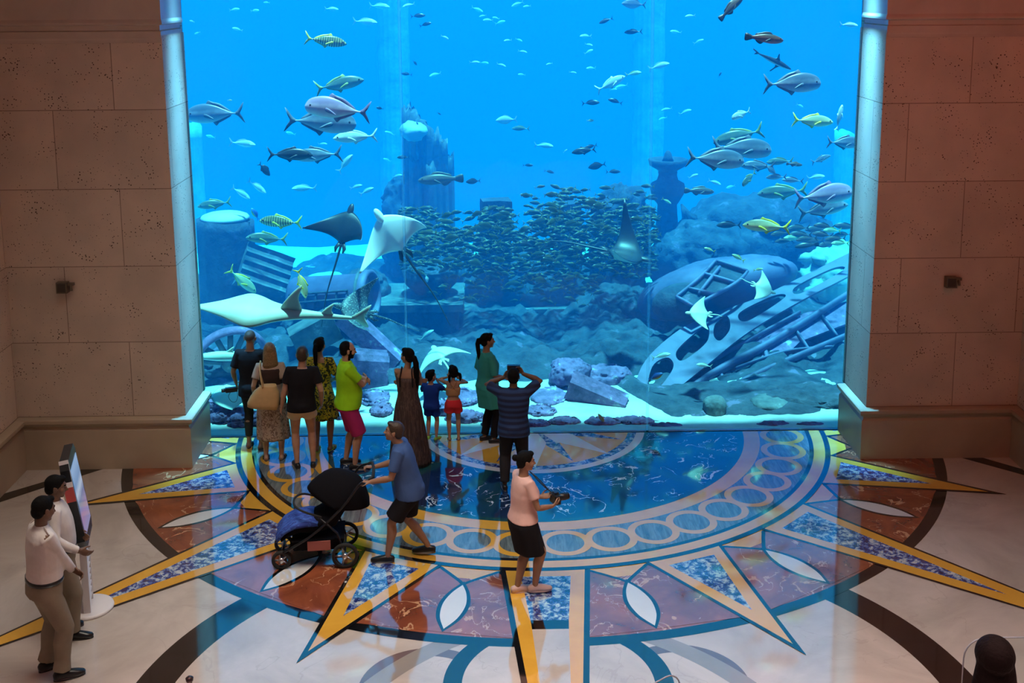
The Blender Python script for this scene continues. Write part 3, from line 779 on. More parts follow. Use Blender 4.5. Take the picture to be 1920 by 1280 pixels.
def top(B, z0=.86, frac=.55, f2=0.0, collar=False, hem=.012, off=.013, z1=1.463):
    mb = MB(); mb.loft(torso_rings(B, z0, z1, off, hem), None)
    if z0 < .93: mb.ball(B.T((0, -.040, .925)), (.150*B.b, .122*B.b+.008, .105), None)
    for i in (0, 1): sleeve(mb, B, i, frac, f2=f2)
    if collar:
        c = B.T((0, -.012, 1.462)); mb.loft(tube_rings([c+Vector((0, 0, -.02)), c+Vector((0, .002, .014)), c+Vector((0, .004, .034))], [(.088, .080), (.074, .070), (.070, .066)], 20, up=(0, 1, 0)), None)
    return finish(B, mb, .011, 'garment', 2)
def vest(B, z0=.92, z1=1.36):
    mb = MB(); mb.loft(torso_rings(B, z0, z1, .016, .01), None); return finish(B, mb, .012, 'garment', 2)
def trousers(B, frac=1.0, z1=1.02, hem=None, loose=1.0, lower=0.93):
    """frac: 1 = full thigh then `lower` of the shank; below 1 = shorts ending there on the thigh"""
    mb = MB(); mb.loft(torso_rings(B, .84, z1, .012 if z1 > .95 else -.012), None)
    if z1 > .95: mb.ball(B.T((0, -.042, .885)), (.138*B.b, .106*B.b, .09), None)
    for i in (0, 1):
        Hp, Kn, A = B.hip[i], B.kne[i], B.ank[i]; l = (1.03 if B.f else 1.0)*(.45+.55*B.b)*loose
        if frac < 1:
            pts = [Hp+Vector((0, 0, .04)), Hp+Vector((0, 0, -.05)), Hp.lerp(Kn, frac*.6), Hp.lerp(Kn, frac)]; r = [.094*l, .107*l, .102*l, (hem or .100)*l]
        else:
            bk = Vector((0, -.012, 0))
            pts = [Hp+Vector((0, 0, .04)), Hp+Vector((0, 0, -.05)), Hp.lerp(Kn, .45), Kn, Kn.lerp(A, .35)+bk, Kn.lerp(A, .7), Kn.lerp(A, lower)]; r = [.094*l, .105*l, .092*l, .075*l, .073*l, .062*l, (hem or .060)*l]
        mb.loft(tube_rings(pts, r, 18), None)
    return finish(B, mb, .012, 'garment', 2)
def skirt(B, z_hem=.45, r_hem=.25, z1=1.04, pleats=14, amp=.012, z_top=None, sway=(0, 0)):
    """flared cloth hanging from the waist, or from the bust when z_top is given"""
    mb = MB(); n = 72; rings = []
    zt = z_top or z1; T = B.tor
    def val(z):
        for a, b in zip(T, T[1:]):
            if a[0] <= z <= b[0]:
                f = (z-a[0])/(b[0]-a[0]); return [a[i]+(b[i]-a[i])*f for i in (1, 2, 3)]
        return list(T[1][1:])
    steps = 22
    for q in range(steps+1):
        z = zt+(z_hem-zt)*q/steps
        y, rx, ry = val(max(z, .90)); rx += .018; ry += .018; y += B.bellyoff*.6*max(0, 1-abs(z-1.05)/.22)
        f = max(0.0, min(1.0, (.92-z)/(.92-z_hem))) if z < .92 else 0.0
        rx = rx+(r_hem-rx)*f; ry = ry+(r_hem*.86-ry)*f
        cx = B.kne[0].lerp(B.kne[1], .5); pel = B.pel
        yoff = y + (cx.y-pel.y)*.7*f; xoff = (cx.x-pel.x)*.7*f
        ring = []
        for j in range(n):
            a = 2*PI*j/n; w = 1 + (amp/max(rx, .05))*math.sin(pleats*a+.7*math.sin(2*a))*min(1, f*1.6)
            e = .88 if z > .80 else 1.0
            p = Vector((math.copysign(abs(math.cos(a))**e, math.cos(a))*rx*w+xoff*1.0+sway[0]*f, math.copysign(abs(math.sin(a))**e, math.sin(a))*ry*w+yoff+sway[1]*f, z))
            ring.append(tuple(B.T(p) if z > .90 else p+pel))
        rings.append(ring)
    inner = [[tuple(Vector(p)*.97+Vector((0, 0, p[2]*.03+.012)) ) for p in rings[-1]], [tuple(Vector((p[0]*.6, p[1]*.6, p[2]+.12))) for p in rings[-1]]]
    mb.loft(rings+inner, None); mb.v = [(x*B.k, y*B.k, z*B.k) for x, y, z in mb.v]
    return mb.mesh('garment')
def shoes(B, mat=None, sole=None, high=.0, boots=False, bulk=1.0):
    k = B.k; res = []
    for i in (0, 1):
        mb = MB()
        A = B.ank[i]; yw = math.radians(B.feet[i][2]); f = Vector((-math.sin(yw), math.cos(yw), 0)); g = A-Vector((0, 0, .085)); u = Vector((0, 0, 1)); c = bulk
        mb.loft(tube_rings([g-f*.078+u*.042, g-f*.06+u*.044, g-f*.0+u*.050, g+f*.07+u*.044, g+f*.14+u*.034, g+f*.19+u*.028, g+f*.205+u*.026], [(.020*c, .024), (.036*c, .044), (.041*c, .050), (.045*c, .043), (.049*c, .033), (.036*c, .024), (.012, .012)], 16), mat)
        if high: mb.loft(tube_rings([g+u*.04, g+u*(.09+high)], [.045, .042], 14), mat)
        o = len(mb.v)
        rings = []
        for z in (.0, .018):
            ring = []
            for t in range(24):
                a = 2*PI*t/24; yy = math.cos(a); xx = math.sin(a)
                p = g + f*(.064+yy*.142) + Vector((f.y, -f.x, 0))*(xx*(.043+.006*yy)*c) + u*z; ring.append(tuple(p))
            rings.append(ring)
        mb.loft(rings, sole or mat)
        mb.v = [(x*k, y*k, z*k) for x, y, z in mb.v]; res.append(mb.mesh('shoe'))
    return res
def sandals(B, mat=None):
    k = B.k; res = []
    for i in (0, 1):
        mb = MB()
        A = B.ank[i]; yw = math.radians(B.feet[i][2]); f = Vector((-math.sin(yw), math.cos(yw), 0)); x = Vector((f.y, -f.x, 0)); g = A-Vector((0, 0, .085)); u = Vector((0, 0, 1))
        rings = []
        for z in (.0, .014):
            rings.append([tuple(g+f*(.060+math.cos(a)*.135)+x*(math.sin(a)*(.042+.006*math.cos(a)))+u*z) for a in [2*PI*t/20 for t in range(20)]])
        mb.loft(rings, mat)
        for yy, h in ((.12, .048), (.02, .080)):
            mb.loft(tube_rings([g+f*yy-x*.044+u*.01, g+f*yy-x*.036+u*h*.75, g+f*yy+u*h, g+f*yy+x*.036+u*h*.75, g+f*yy+x*.044+u*.01], [.007]*5, 6), mat)
        mb.v = [(a*k, b*k, c*k) for a, b, c in mb.v]; res.append(mb.mesh('sandal'))
    return res
def belt(B, mat=None, z=.985):
    mb = MB(); t = [v for v in B.tor if abs(v[0]-.98) < .01][0]
    mb.loft([B.ring(z-.018, t[1], t[2], t[3], off=.024), B.ring(z+.018, t[1], t[2], t[3], off=.024)], mat); mb.v = [(a*B.k, b*B.k, c*B.k) for a, b, c in mb.v]
    return mb.mesh('belt')
def watch(B, mat=None, i=0):
    mb = MB(); W, E = B.wri[i], B.elb[i]; d = (W-E).normalized(); p = W-d*.025
    mb.loft(tube_rings([p-d*.012, p+d*.012], [.036, .034], 14), mat); mb.v = [(a*B.k, b*B.k, c*B.k) for a, b, c in mb.v]
    return mb.mesh('watch')
def straps(B, mat=None, cross=False):
    res = []
    for sd in (-1, 1):
        mb = MB()
        a = B.T((sd*.075, -.08, 1.445)); b_ = B.T(((-sd if cross else sd)*.09, -.118, 1.22)); m_ = B.T(((0 if cross else sd*.09), -.125, 1.34)); f = B.T((sd*.085, .10, 1.32)); t = B.T((sd*.08, .0, 1.49-.012))
        pts = spline([f, B.T((sd*.085, .065, 1.42)), t, a, m_, b_], 4); mb.loft(tube_rings(pts, [.009]*len(pts), 6), mat)
        mb.v = [(a*B.k, b*B.k, c*B.k) for a, b, c in mb.v]; res.append(mb.mesh('strap'))
    return res
def epaulettes(B, mat=None):
    res = []
    for sd in (-1, 1):
        mb = MB()
        mb.loft(tube_rings([B.T((sd*.085, -.012, 1.485)), B.T((sd*.14, -.01, 1.478)), B.T((sd*.19, -.01, 1.455))], [(.024, .006)]*3, 8, up=(0, 1, 0)), mat)
        mb.v = [(a*B.k, b*B.k, c*B.k) for a, b, c in mb.v]; res.append(mb.mesh('epaulette'))
    return res
def fl_(u, v): p = onfloor(u, v); return (p.x, p.y, 0.0)

# 1 man in black at the left end of the group
B = Body(1.76, build=1.02, feet=[(-.09, .02, 10), (.10, -.02, -8)], hands=[(-.27, .10, .93), (.24, .12, .93)], head=(4, 4, 0))
person('person', 'person with cropped hair in black top and dark trousers, nearest the left pillar', fl_(478, 840), -8, B, SK_MID, 'cropped', H_GREY,
       [('tunic', top, (.80, .75), C_BLACK), ('trousers', trousers, (1.0, 1.02, None, .86, .80), C_DARK), ('sandal', sandals, (SHOE_BLK,), SHOE_BLK)])
P_BLACK = B
# 2 woman with tote bag
B = Body(1.70, True, 1.10, feet=[(-.11, 0, 6), (.11, 0, -6)], hands=[(-.24, .06, .93), (.25, -.02, .93)], head=(10, 6, 0))
person('person', 'woman with wavy dark blond hair, cream sleeves, dark vest and long patterned skirt', fl_(514, 862), 4, B, SK_LIGHT, 'long', H_BLOND,
       [('blouse', top, (.98, .62), C_BEIGE), ('vest', vest, (.88, 1.40), C_MAROON), ('skirt', skirt, (.33, .235, 1.02, 11, .012), C_SKIRT), ('sandal', sandals, (SHOE_BLK,), SHOE_BLK)])
P_TOTE = B
# 3 black T-shirt, cream shorts
B = Body(1.74, build=1.06, feet=[(-.09, .02, 14), (.13, .03, -4)], hands=[(-.27, .05, .90), (.27, .06, .92)], head=(-4, 6, 0), side=3)
person('person', 'person in black T-shirt and cream shorts seen from behind, short dark hair', fl_(570, 878), 8, B, SK_LIGHT, 'short', H_BROWN,
       [('t_shirt', top, (.86, .62), C_BLACK), ('shorts', trousers, (.34, 1.0, .112), C_CREAM), ('shoe', shoes, (SHOE_BLK, SOLE), SHOE_BLK)])
# 4 woman in yellow print dress
B = Body(1.68, True, 1.0, feet=[(-.09, 0, 8), (.10, .04, -12)], hands=[(-.12, .20, 1.06), (.14, .18, 1.05)], poles=[(-.6, -.6, -.3), (.6, -.6, -.3)], head=(-12, 4, 0))
person('person', 'woman in yellow and black print dress with dark ponytail and bright green shoes', fl_(606, 846), -4, B, SK_MID, 'ponytail', H_BLACK,
       [('dress', skirt, (.52, .235, 1.04, 12, .012, 1.40), C_FLORAL), ('sleeves', top, (1.20, .80, 0, False, .0, .012, 1.39), C_FLORAL), ('shoe', sandals, (SHOE_GRN,), SHOE_GRN)])
# 5 man in lime polo, arms crossed
B = Body(1.80, build=1.12, belly=.035, lean=1, feet=[(-.12, -.03, -4), (.10, .05, -14)], hands=[(.10, .245, 1.23), (-.07, .27, 1.18)], poles=[(-.7, .25, -.7), (.7, .25, -.7)],
         handrot=[((1, .25, .05), (0, -1, 0)), ((-1, .2, .02), (0, -1, 0))], curl=(28, 30), head=(0, 8, 0))
person('person', 'bearded man in lime green polo and magenta shorts with crossed arms', fl_(656, 876), -72, B, SK_LIGHT, 'balding', H_BLACK,
       [('polo_shirt', top, (.87, .66, 0, True), C_LIME), ('shorts', trousers, (.98, 1.0, .098, 1.0), C_MAG), ('shoe', shoes, (SHOE_BLK, SOLE), SHOE_BLK), ('watch', watch, (METAL, 1), METAL)], 'beard')
# 6 woman in maxi dress
B = Body(1.68, True, 1.0, feet=[(-.09, .02, 6), (.09, 0, -6)], hands=[(.10, .21, 1.20), (-.09, .23, 1.16)], poles=[(-.9, .1, -.5), (.9, .1, -.5)], handrot=[((1, .2, 0), (0, -1, 0)), ((-1, .2, 0), (0, -1, 0))], head=(58, 2, 0))
person('person', 'woman in long dark strapped dress with very long black ponytail and bare shoulders', fl_(768, 872), -6, B, SK_MID, 'long_ponytail', H_BLACK,
       [('dress', skirt, (.02, .30, 1.04, 22, .012, 1.34), C_MAXI), ('strap', straps, (C_BLACK,), C_BLACK), ('sandal', sandals, (SHOE_BLK,), SHOE_BLK)])
# 7 boy
B = Body(1.02, build=1.12, feet=[(-.10, .02, 6), (.12, -.02, -16)], hands=[(-.06, .22, 1.30), (.12, .25, 1.42)], poles=[(-.8, .2, -.7), (.8, .2, -.7)], handrot=[((.4, .3, .8), (0, -1, 0)), ((-.5, .2, .8), (0, -1, 0))], curl=(50, 50), headscale=1.38, head=(-30, 0, 0))
person('person', 'small boy in bright blue T-shirt and shorts with his hands up at his mouth', fl_(810, 824), -14, B, SK_LIGHT, 'short', H_BLACK,
       [('t_shirt', top, (.84, .70), C_KIDBLUE), ('shorts', trousers, (.62, .96, .115), C_KIDBLUE), ('shoe', shoes, (SHOE_GRN, SOLE), SHOE_GRN)])
# 8 girl
B = Body(1.10, True, 1.0, feet=[(-.10, 0, 4), (.11, 0, -4)], hands=[(-.10, .13, 1.50), (.12, .16, 1.46)], poles=[(-1, -.1, -.5), (1, -.1, -.6)], handrot=[((.3, .2, .9), (0, -1, 0)), ((-.3, .2, .9), (0, -1, 0))], curl=(45, 45), headscale=1.34, head=(22, 0, 0))
person('person', 'small girl in coral red shorts and crossed-strap top with dark bunches', fl_(851, 826), 4, B, SK_LIGHT, 'bunches', H_BLACK,
       [('crop_top', vest, (1.12, 1.30), C_TAN), ('strap', straps, (C_TAN, True), C_TAN), ('shorts', trousers, (.46, 1.02, .118, 1.08), C_RED), ('sandal', sandals, (SHOE_BLK,), SHOE_BLK)])
# 9 woman in teal tunic
B = Body(1.64, True, 1.12, belly=.02, feet=[(-.08, -.02, -10), (.09, .05, -20)], hands=[(-.16, .14, .98), (.16, .24, 1.05)], poles=[(-.4, -1, 0), (.4, -1, 0)], head=(-14, 0, 0), curl=(30, 40))
person('person', 'woman in teal tunic and dark trousers with low ponytail, facing right', fl_(915, 829), -62, B, SK_MID, 'ponytail', H_BLACK,
       [('tunic', top, (.90, .98, 0, False, .0, .018), C_TEAL), ('tunic_skirt', skirt, (.60, .235, 1.03, 7, .014), C_TEAL), ('trousers', trousers, (1.0, .90, None, .92, .94), C_BLACK), ('shoe', shoes, (SHOE_BLK, SOLE), SHOE_BLK)])
# 10 man raising a camera
B = Body(1.66, build=1.16, feet=[(-.13, 0, 10), (.12, .0, -10)], hands=[(-.14, .19, 1.56), (.13, .17, 1.62)], poles=[(-1, .1, -.35), (1, .1, -.35)], handrot=[((.5, .35, .75), (.6, -.5, 0)), ((-.5, .3, .8), (-.6, -.5, 0))], curl=(45, 45), head=(0, 4, 0))
person('person', 'man in navy checked shirt seen from behind, raising both hands to photograph', fl_(964, 918), -3, B, SK_DARK, 'short', H_BLACK,
       [('shirt', top, (.82, .78, 0, True, .012, .018), C_PLAID), ('trousers', trousers, (1.0, 1.0), C_DARK), ('shoe', shoes, (SHOE_BLK, SOLE), SHOE_BLK)])
P_PHOTO = B; L_PHOTO = (fl_(964, 918), -3)
# 11 man pushing a stroller
B = Body(1.72, build=1.10, belly=.02, lean=13, pelvis=(0, -.02, -.035), feet=[(-.10, .24, 0), (.10, -.22, 0, .03)], hands=[(-.17, .40, 1.03), (.20, .43, 1.05)], poles=[(-.4, -.6, -1), (.4, -.6, -1)], handrot=[((.1, 1, .1), (0, -.2, -1)), ((-.1, 1, .1), (0, -.2, -1))], curl=(55, 55), head=(0, -6, 0))
L_STROLL = (fl_(768, 1047), 90)
person('person', 'man in blue polo and dark shorts leaning forward to push a stroller', L_STROLL[0], 86, B, SK_MID, 'short', H_BROWN,
       [('polo_shirt', top, (.84, .70, 0, True, .012, .016), C_BLUE), ('shorts', trousers, (.82, 1.0, .105, 1.04), C_BLACK), ('shoe', shoes, (SHOE_BLK, SOLE), SHOE_BLK)])
P_STROLL = B
# 12 woman in pale pink top with camera
B = Body(1.64, True, 1.16, lean=2, pelvis=(0, 0, -.01), feet=[(-.05, -.06, -6), (.05, .12, -14, .02)], hands=[(-.10, .27, 1.10), (.14, .30, 1.08)], poles=[(-.6, -.6, -.7), (.6, -.6, -.7)], handrot=[((.35, .9, .1), (.5, -.2, .5)), ((-.3, .9, .1), (-.5, -.2, .5))], curl=(45, 45), head=(-10, 6, 0))
person('person', 'woman in pale pink top and black skirt walking right with a camera in her hands', fl_(982, 1112), -66, B, SK_MID, 'bun', H_BLACK,
       [('top', top, (.94, .60), C_PINK), ('skirt', skirt, (.54, .205, 1.03, 6, .006), C_BLACK), ('shoe', shoes, (SHOE_PINK, SHOE_PINK), SHOE_PINK)])
P_PINK = B; L_PINK = (fl_(982, 1112), -66)
# 13, 14 uniformed guards
def guard(label, loc, rz, hands, poles, hr, head, feet, H, curl=(30, 30), lean=0):
    B = Body(H, build=1.10, belly=.02, lean=lean, feet=feet, hands=hands, poles=poles, handrot=hr, head=head, curl=curl)
    return person('person', label, loc, rz, B, SK_DARK, 'short', H_BLACK,
           [('shirt', top, (.965, .9, .93, True, .0, .013), C_WHITE), ('epaulette', epaulettes, (C_WHITE,), C_WHITE), ('trousers', trousers, (1.0, 1.005, .072, 1.08, .97), C_KHAKI), ('belt', belt, (SHOE_BLK,), SHOE_BLK), ('shoe', shoes, (SHOE_BLK, SHOE_BLK), SHOE_BLK)])
guard('guard in white shirt and khaki trousers, hands clasped in front, nearest the camera at left', fl_(96, 1266), -52, [(.02, .27, .96), (-.01, .285, .93)], [(-1, -.3, -.2), (1, -.3, -.2)], [((.7, .5, -.3), (.2, -1, 0)), ((-.7, .5, -.3), (-.2, -1, 0))], (12, 14, 0), [(-.12, .0, 4), (.13, .06, -10)], 1.82, (35, 35), 3)
guard('second guard in white shirt standing between the first guard and the information screen', fl_(124, 1188), -76, [(-.20, .16, 1.02), (.24, .22, 1.02)], [(-.5, -1, 0), (.5, -1, 0)], None, (6, 10, 0), [(-.12, -.04, 4), (.12, .08, -6)], 1.72)
# 15 woman at the bottom right, on the landing in front of the camera
LAND = 1.86
d_ = ray(1863, 1236); pw = CAM_C + d_*(5.75/d_.dot(FW))
B = Body(1.64, True, 1.05, feet=[(-.09, 0, 6), (.09, 0, -6)], hands=[(-.14, .28, 1.12), (.16, .26, 1.12)], head=(6, -6, 0))
LAND = pw.z - 1.64*1.655/1.75
person('person', 'woman with long black hair and dark top, cut off by the lower right corner', (pw.x, pw.y, LAND), -12, B, SK_MID, 'very_long', H_BLACK,
       [('top', top, (.86, .9, .9), C_BLACK), ('trousers', trousers, (1.0, 1.0), C_DARK), ('shoe', shoes, (SHOE_BLK, SHOE_BLK), SHOE_BLK)])
# ------------------------------------------------------------------ ruins and rocks on the bed of the tank
def gz(x, y): return sand_h(x, max(y, .1))
def disp(me, amp, scale, seed):
    me.update()
    for v in me.vertices:
        n = v.normal; p = v.co*scale + Vector((seed*3.1, seed*1.7, seed*.9))
        d = noise.fractal(p, .9, 2.0, 5) + .35*abs(noise.noise(p*3.1)) - .1
        v.co += n*d*amp
    me.update()
def rock(name, label, u, vt, Y, wpx, dep, mat, seed=1, cat='rock', amp=.22, parent=None, group=None, sink=.25, flat=1.0):
    """boulder whose top shows at pixel row vt, standing on the sand at depth Y"""
    T = at(u, vt, Y); w = wpx/ppm(T)/2; g = gz(T.x, Y)-sink*.4
    h = max(.06, (T.z-g))
    bm = bmesh.new(); bmesh.ops.create_icosphere(bm, subdivisions=5, radius=1.0)
    me = bpy.data.meshes.new(name); 
    for v in bm.verts:
        c = v.co; top = math.copysign(abs(c.z)**.8, c.z)
        v.co = Vector((c.x*w, c.y*dep, top*h*.5*flat+h*.5))
    bm.to_mesh(me); bm.free()
    disp(me, amp*min(w, h, dep), 1.6/max(.3, min(w, h)), seed)
    me.materials.append(mat); me.polygons.foreach_set('use_smooth', [True]*len(me.polygons))
    o = link(name, me, parent); o.location = (T.x, Y+dep*.3, g)
    if label: tag(o, label, cat, group)
    return o
def fluted(r, h, n_fl=18, broken=.0, seed=1, taper=.9, depth=.06, courses=()):
    mb = MB(); n = n_fl*4; rings = []
    zs = [h*i/14 for i in range(15)]
    for i, z in enumerate(zs):
        f = z/h; ring = []
        for j in range(n):
            a = 2*PI*j/n; rr = r*(1-(1-taper)*f)*(1-depth*abs(math.sin(n_fl*a/2))**.6 + depth*.5)
            for c in courses:
                if abs(f-c) < .04: rr *= .94
            zz = z
            if broken and i > 10: zz = z + (broken*(noise.noise((math.cos(a)*1.5+seed, math.sin(a)*1.5, seed*2.0))*1.3 + .7*math.cos(a-seed)))*(i-10)/4
            ring.append((rr*math.cos(a), rr*math.sin(a), zz))
        rings.append(ring)
    return mb, rings
def column(name, label, u, vt, Y, wpx, mat, broken=.3, seed=1, cat='column', group=None, taper=.92, tilt=(0, 0), base=True, cap=False, n_fl=18, courses=()):
    T = at(u, vt, Y); r = wpx/ppm(T)/2; g = gz(T.x, Y)-.1; h = T.z-g
    mb, rings = fluted(r, h, n_fl, broken, seed, taper, courses=courses); mb.loft(rings, mat)
    o = mb.build(name); o.location = (T.x, Y, g); o.rotation_euler = (tilt[0], tilt[1], 0)
    if base:
        b2 = MB(); b2.lathe([(r*1.25, 0), (r*1.28, .18), (r*1.12, .26), (r*1.15, .34), (r*.9, .4)], mat, 28); b2.build('column_base', o)
    if cap:
        b2 = MB(); b2.lathe([(r*.8, h-.1), (r*1.1, h), (r*1.2, h+.12), (r*1.2, h+.22), (r*.3, h+.23)], mat, 28); b2.build('capital', o)
    tag(o, label, cat, group); return o
R_SHADE = R_STONE
# tall pale columns at the back of the tank
for u, vt, wpx, Y, lab in ((734, -60, 62, 15.5, 'tall pale column behind the broken fluted tower, reaching the top of the view'),
                      (1219, -60, 62, 15.5, 'tall pale column behind the stone lantern, reaching the top of the view'),
                      (362, 235, 32, 12.0, 'slim pale column at the left edge of the window'),
                      (1585, 250, 40, 13.0, 'slim pale column at the right edge of the window')):
    column('column', lab, u, vt, Y, wpx, R_PALE, .1, 2, taper=.97, courses=(.35, .5, .62, .74, .86))
# left: broken stump with sandy top
s_ = column('column_stump', 'broad broken column stump with a sandy top, left of the striped fish', 422, 412, 5.6, 104, R_ROCK, .04, 4, 'column', taper=1.02, n_fl=12)
Tp = at(422, 408, 5.6); b = MB(); b.ball((0, 0, 0), (.47, .47, .12), R_SAND, 24, 8); o = b.build('sand_cap', s_); o.location = (0, 0, Tp.z-s_.location.z)
rock('rock', 'dark rock mass under the broad stump at the left edge of the window', 400, 520, 6.2, 150, .8, R_ROCK, 3)
def block(name, label, u, v, Y, size, rot, mat, cat='block', ridges=0, amp=.02, seed=1):
    """cut stone, optionally with ridges along its length"""
    P = at(u, v, Y); bm = bmesh.new(); bmesh.ops.create_cube(bm, size=1.0)
    bmesh.ops.subdivide_edges(bm, edges=bm.edges[:], cuts=11, use_grid_fill=True)
    me = bpy.data.meshes.new(name)
    for w in bm.verts:
        c = w.co.copy(); x, y, z = c
        e = Vector((x*size[0], y*size[1], z*size[2]))
        if ridges: e.z += size[2]*.07*math.cos(y*ridges*2*PI) * (1 if z > .4 else 0); e.y += 0
        n = noise.fractal(e*2.2+Vector((seed, seed, 0)), .9, 2, 3)*amp
        w.co = e*(1+n)
    bm.to_mesh(me); bm.free(); me.materials.append(mat); me.polygons.foreach_set('use_smooth', [True]*len(me.polygons)); me.set_sharp_from_angle(angle=.6)
    o = link(name, me); o.location = P; o.rotation_euler = tuple(math.radians(a) for a in rot)
    tag(o, label, cat); return o
block('fluted_slab', 'tilted ridged slab leaning beside the broad stump', 492, 512, 5.4, (.95, .75, .55), (55, 25, 20), R_STONE, 'slab', 4, .03, 2)
rock('rock', 'dark rock under the tilted ridged slab', 500, 545, 5.9, 150, .6, R_ROCK, 9)
# sunken machine: pipe with an open grating
P = at(622, 556, 4.6); mc = empty('sunken_machine', (P.x, P.y, P.z)); tag(mc, 'sunken riveted boiler with open grating on its flank, behind the long pale ray', 'machine')
b = MB(); M_ = Matrix.Rotation(PI/2, 3, 'Y') @ Matrix.Identity(3)
b.lathe([(.1, -.78), (.36, -.76), (.40, -.70), (.40, .62), (.46, .64), (.46, .80), (.40, .82), (.38, .80), (.34, .5), (.1, .48)], R_WRECK, 36, M=Matrix.Rotation(PI/2, 3, 'Y')); b.build('boiler_shell', mc)
b = MB()
for i in range(6): x = -.6+.2*i; b.tube([(x, -.40, -.16), (x+.05, -.43, .0), (x+.08, -.38, .20)], .022, R_ROCK, 8)
for z, y in ((-.14, -.405), (.02, -.43), (.17, -.40)): b.tube([(-.66, y, z), (.5, y, z+.03)], .022, R_ROCK, 8)
b.build('grating', mc)
b = MB(); b.lathe([(.42, .60), (.50, .62), (.50, .66), (.42, .68)], R_STONE, 36, M=Matrix.Rotation(PI/2, 3, 'Y')); b.build('flange', mc)
mc.rotation_euler = (0, math.radians(-6), math.radians(-14))
rock('rock', 'rounded rock crowned with algae behind the boiler', 684, 505, 5.6, 85, .45, R_ROCK, 5)
rock('rock', 'dark rock carrying the sunken boiler', 615, 585, 5.0, 190, .6, R_ROCK, 12)
# half-buried ribbed wheel, left
P = at(430, 648, 2.7); wh = empty('ribbed_wheel', (P.x, P.y, P.z-.30)); tag(wh, 'half-buried ribbed wheel rim at the left, behind the person in black', 'wheel')
b = MB(); pts = [(.62*math.cos(a), 0, .62*math.sin(a)) for a in [PI*i/20 for i in range(-2, 23)]]; b.tube(pts, [(.06, .10)]*len(pts), R_PURPLE, 10, up=(0, 1, 0)); b.build('rim', wh)
for i in range(7):
    a = PI*(i+.5)/7; b = MB(); b.tube([(.12*math.cos(a), 0, .12*math.sin(a)), (.58*math.cos(a), .03, .58*math.sin(a))], (.05, .05), R_STONE, 8); b.build('spoke', wh)
b = MB(); b.lathe([(.02, -.12), (.14, -.10), (.16, .0), (.14, .10), (.02, .12)], R_STONE, 20, M=Matrix.Rotation(PI/2, 3, 'X')); b.build('hub', wh)
wh.rotation_euler = (math.radians(14), 0, math.radians(28))
rock('rock', 'low rock at the foot of the ribbed wheel', 410, 672, 2.9, 110, .4, R_ROCK, 21)
# leaning column drum and slab behind the standing group
b_ = block('stone_beam', 'pale stone beam leaning down to the right behind the man in lime green', 694, 636, 3.0, (1.25, .34, .32), (0, 42, -12), R_PURPLE, 'beam', 0, .03, 4)
block('stone_block', 'upright ridged stone block behind the man in lime green', 690, 697, 2.5, (.62, .5, .62), (0, 8, 12), R_PURPLE, 'block', 3, .03, 5)
block('stone_plate', 'slanted stone plate behind the woman in yellow print', 590, 625, 3.4, (.8, .5, .5), (0, -25, 15), R_STONE, 'slab', 0, .04, 6)
rock('rock', 'dark rock behind the women at the left', 540, 690, 3.0, 210, .5, R_ROCK, 23, amp=.3)
# centre: big block, bowl, stairs, posts
bk = empty('stone_dais', (0, 0, 0)); tag(bk, 'large square stone block with overhanging ledge, centre left behind the long-haired woman', 'block')
A = at(700, 640, 5.0); Bq = at(860, 640, 5.0); Tz = at(780, 570, 5.0).z
b = MB(); b.box((A.x, 5.0, -.2), (Bq.x, 6.4, Tz-.12), R_ROCK); o = b.build('block', bk, smooth=False)
b = MB(); b.box((A.x-.18, 4.85, Tz-.12), (Bq.x+.10, 6.5, Tz+.02), R_STONE); b.build('ledge', bk, smooth=False)
P = at(808, 556, 5.7); b = MB(); b.lathe([(.10, 0), (.32, .03), (.50, .22), (.56, .50), (.50, .52), (.42, .3), (.05, .2)], R_ROCK, 32)
o = b.build('stone_bowl'); o.location = (P.x, P.y, Tz+.02); tag(o, 'dark broken stone bowl standing on the large square block', 'bowl')
st = empty('stone_stairs', (0, 0, 0)); tag(st, 'three wide stone steps below the central fish school', 'stairs')
for i, (v, Y, ua, ub) in enumerate(((640, 5.0, 880, 1160), (604, 5.6, 868, 1150), (578, 6.2, 866, 1150), (556, 6.9, 862, 1150))):
    a, c = at(ua, v, Y), at(ub, v, Y); b = MB(); b.box((a.x, Y, -.2), (c.x, Y+.75 if i < 3 else Y+1.6, c.z), R_STONE); b.box((a.x-.02, Y-.05, c.z-.05), (c.x+.02, Y+.1, c.z+.012), R_STONE); b.build('step', st, smooth=False)
for i, (u, vt, w, Y, lab) in enumerate(((928, 372, 56, 6.4, 'dark broken post in the middle of the fish school'), (1063, 378, 46, 6.6, 'slimmer dark post right of centre in the fish school'))):
    block('stone_post', lab, u, vt+62, Y, (w/ppm(at(u, vt, Y)), .5, 124/ppm(at(u, vt, Y))), (0, 2-3*i, 8), R_ROCK, 'post', 0, .05, 7+i)
rock('rock', 'wide dark rock mound under the fish school', 985, 478, 7.0, 250, .9, R_ROCK, 14, amp=.3)
rock('rock', 'dark mound left below the fish school', 835, 470, 7.6, 130, .8, R_ROCK, 15, amp=.3)
rock('algae_rock', 'tall algae-covered rock left of the stone lantern', 1166, 344, 6.6, 108, .7, R_ROCK, 16, amp=.28)
rock('rock', 'dark ledge right of the stairs', 1170, 545, 5.6, 120, .7, R_ROCK, 17, amp=.3)
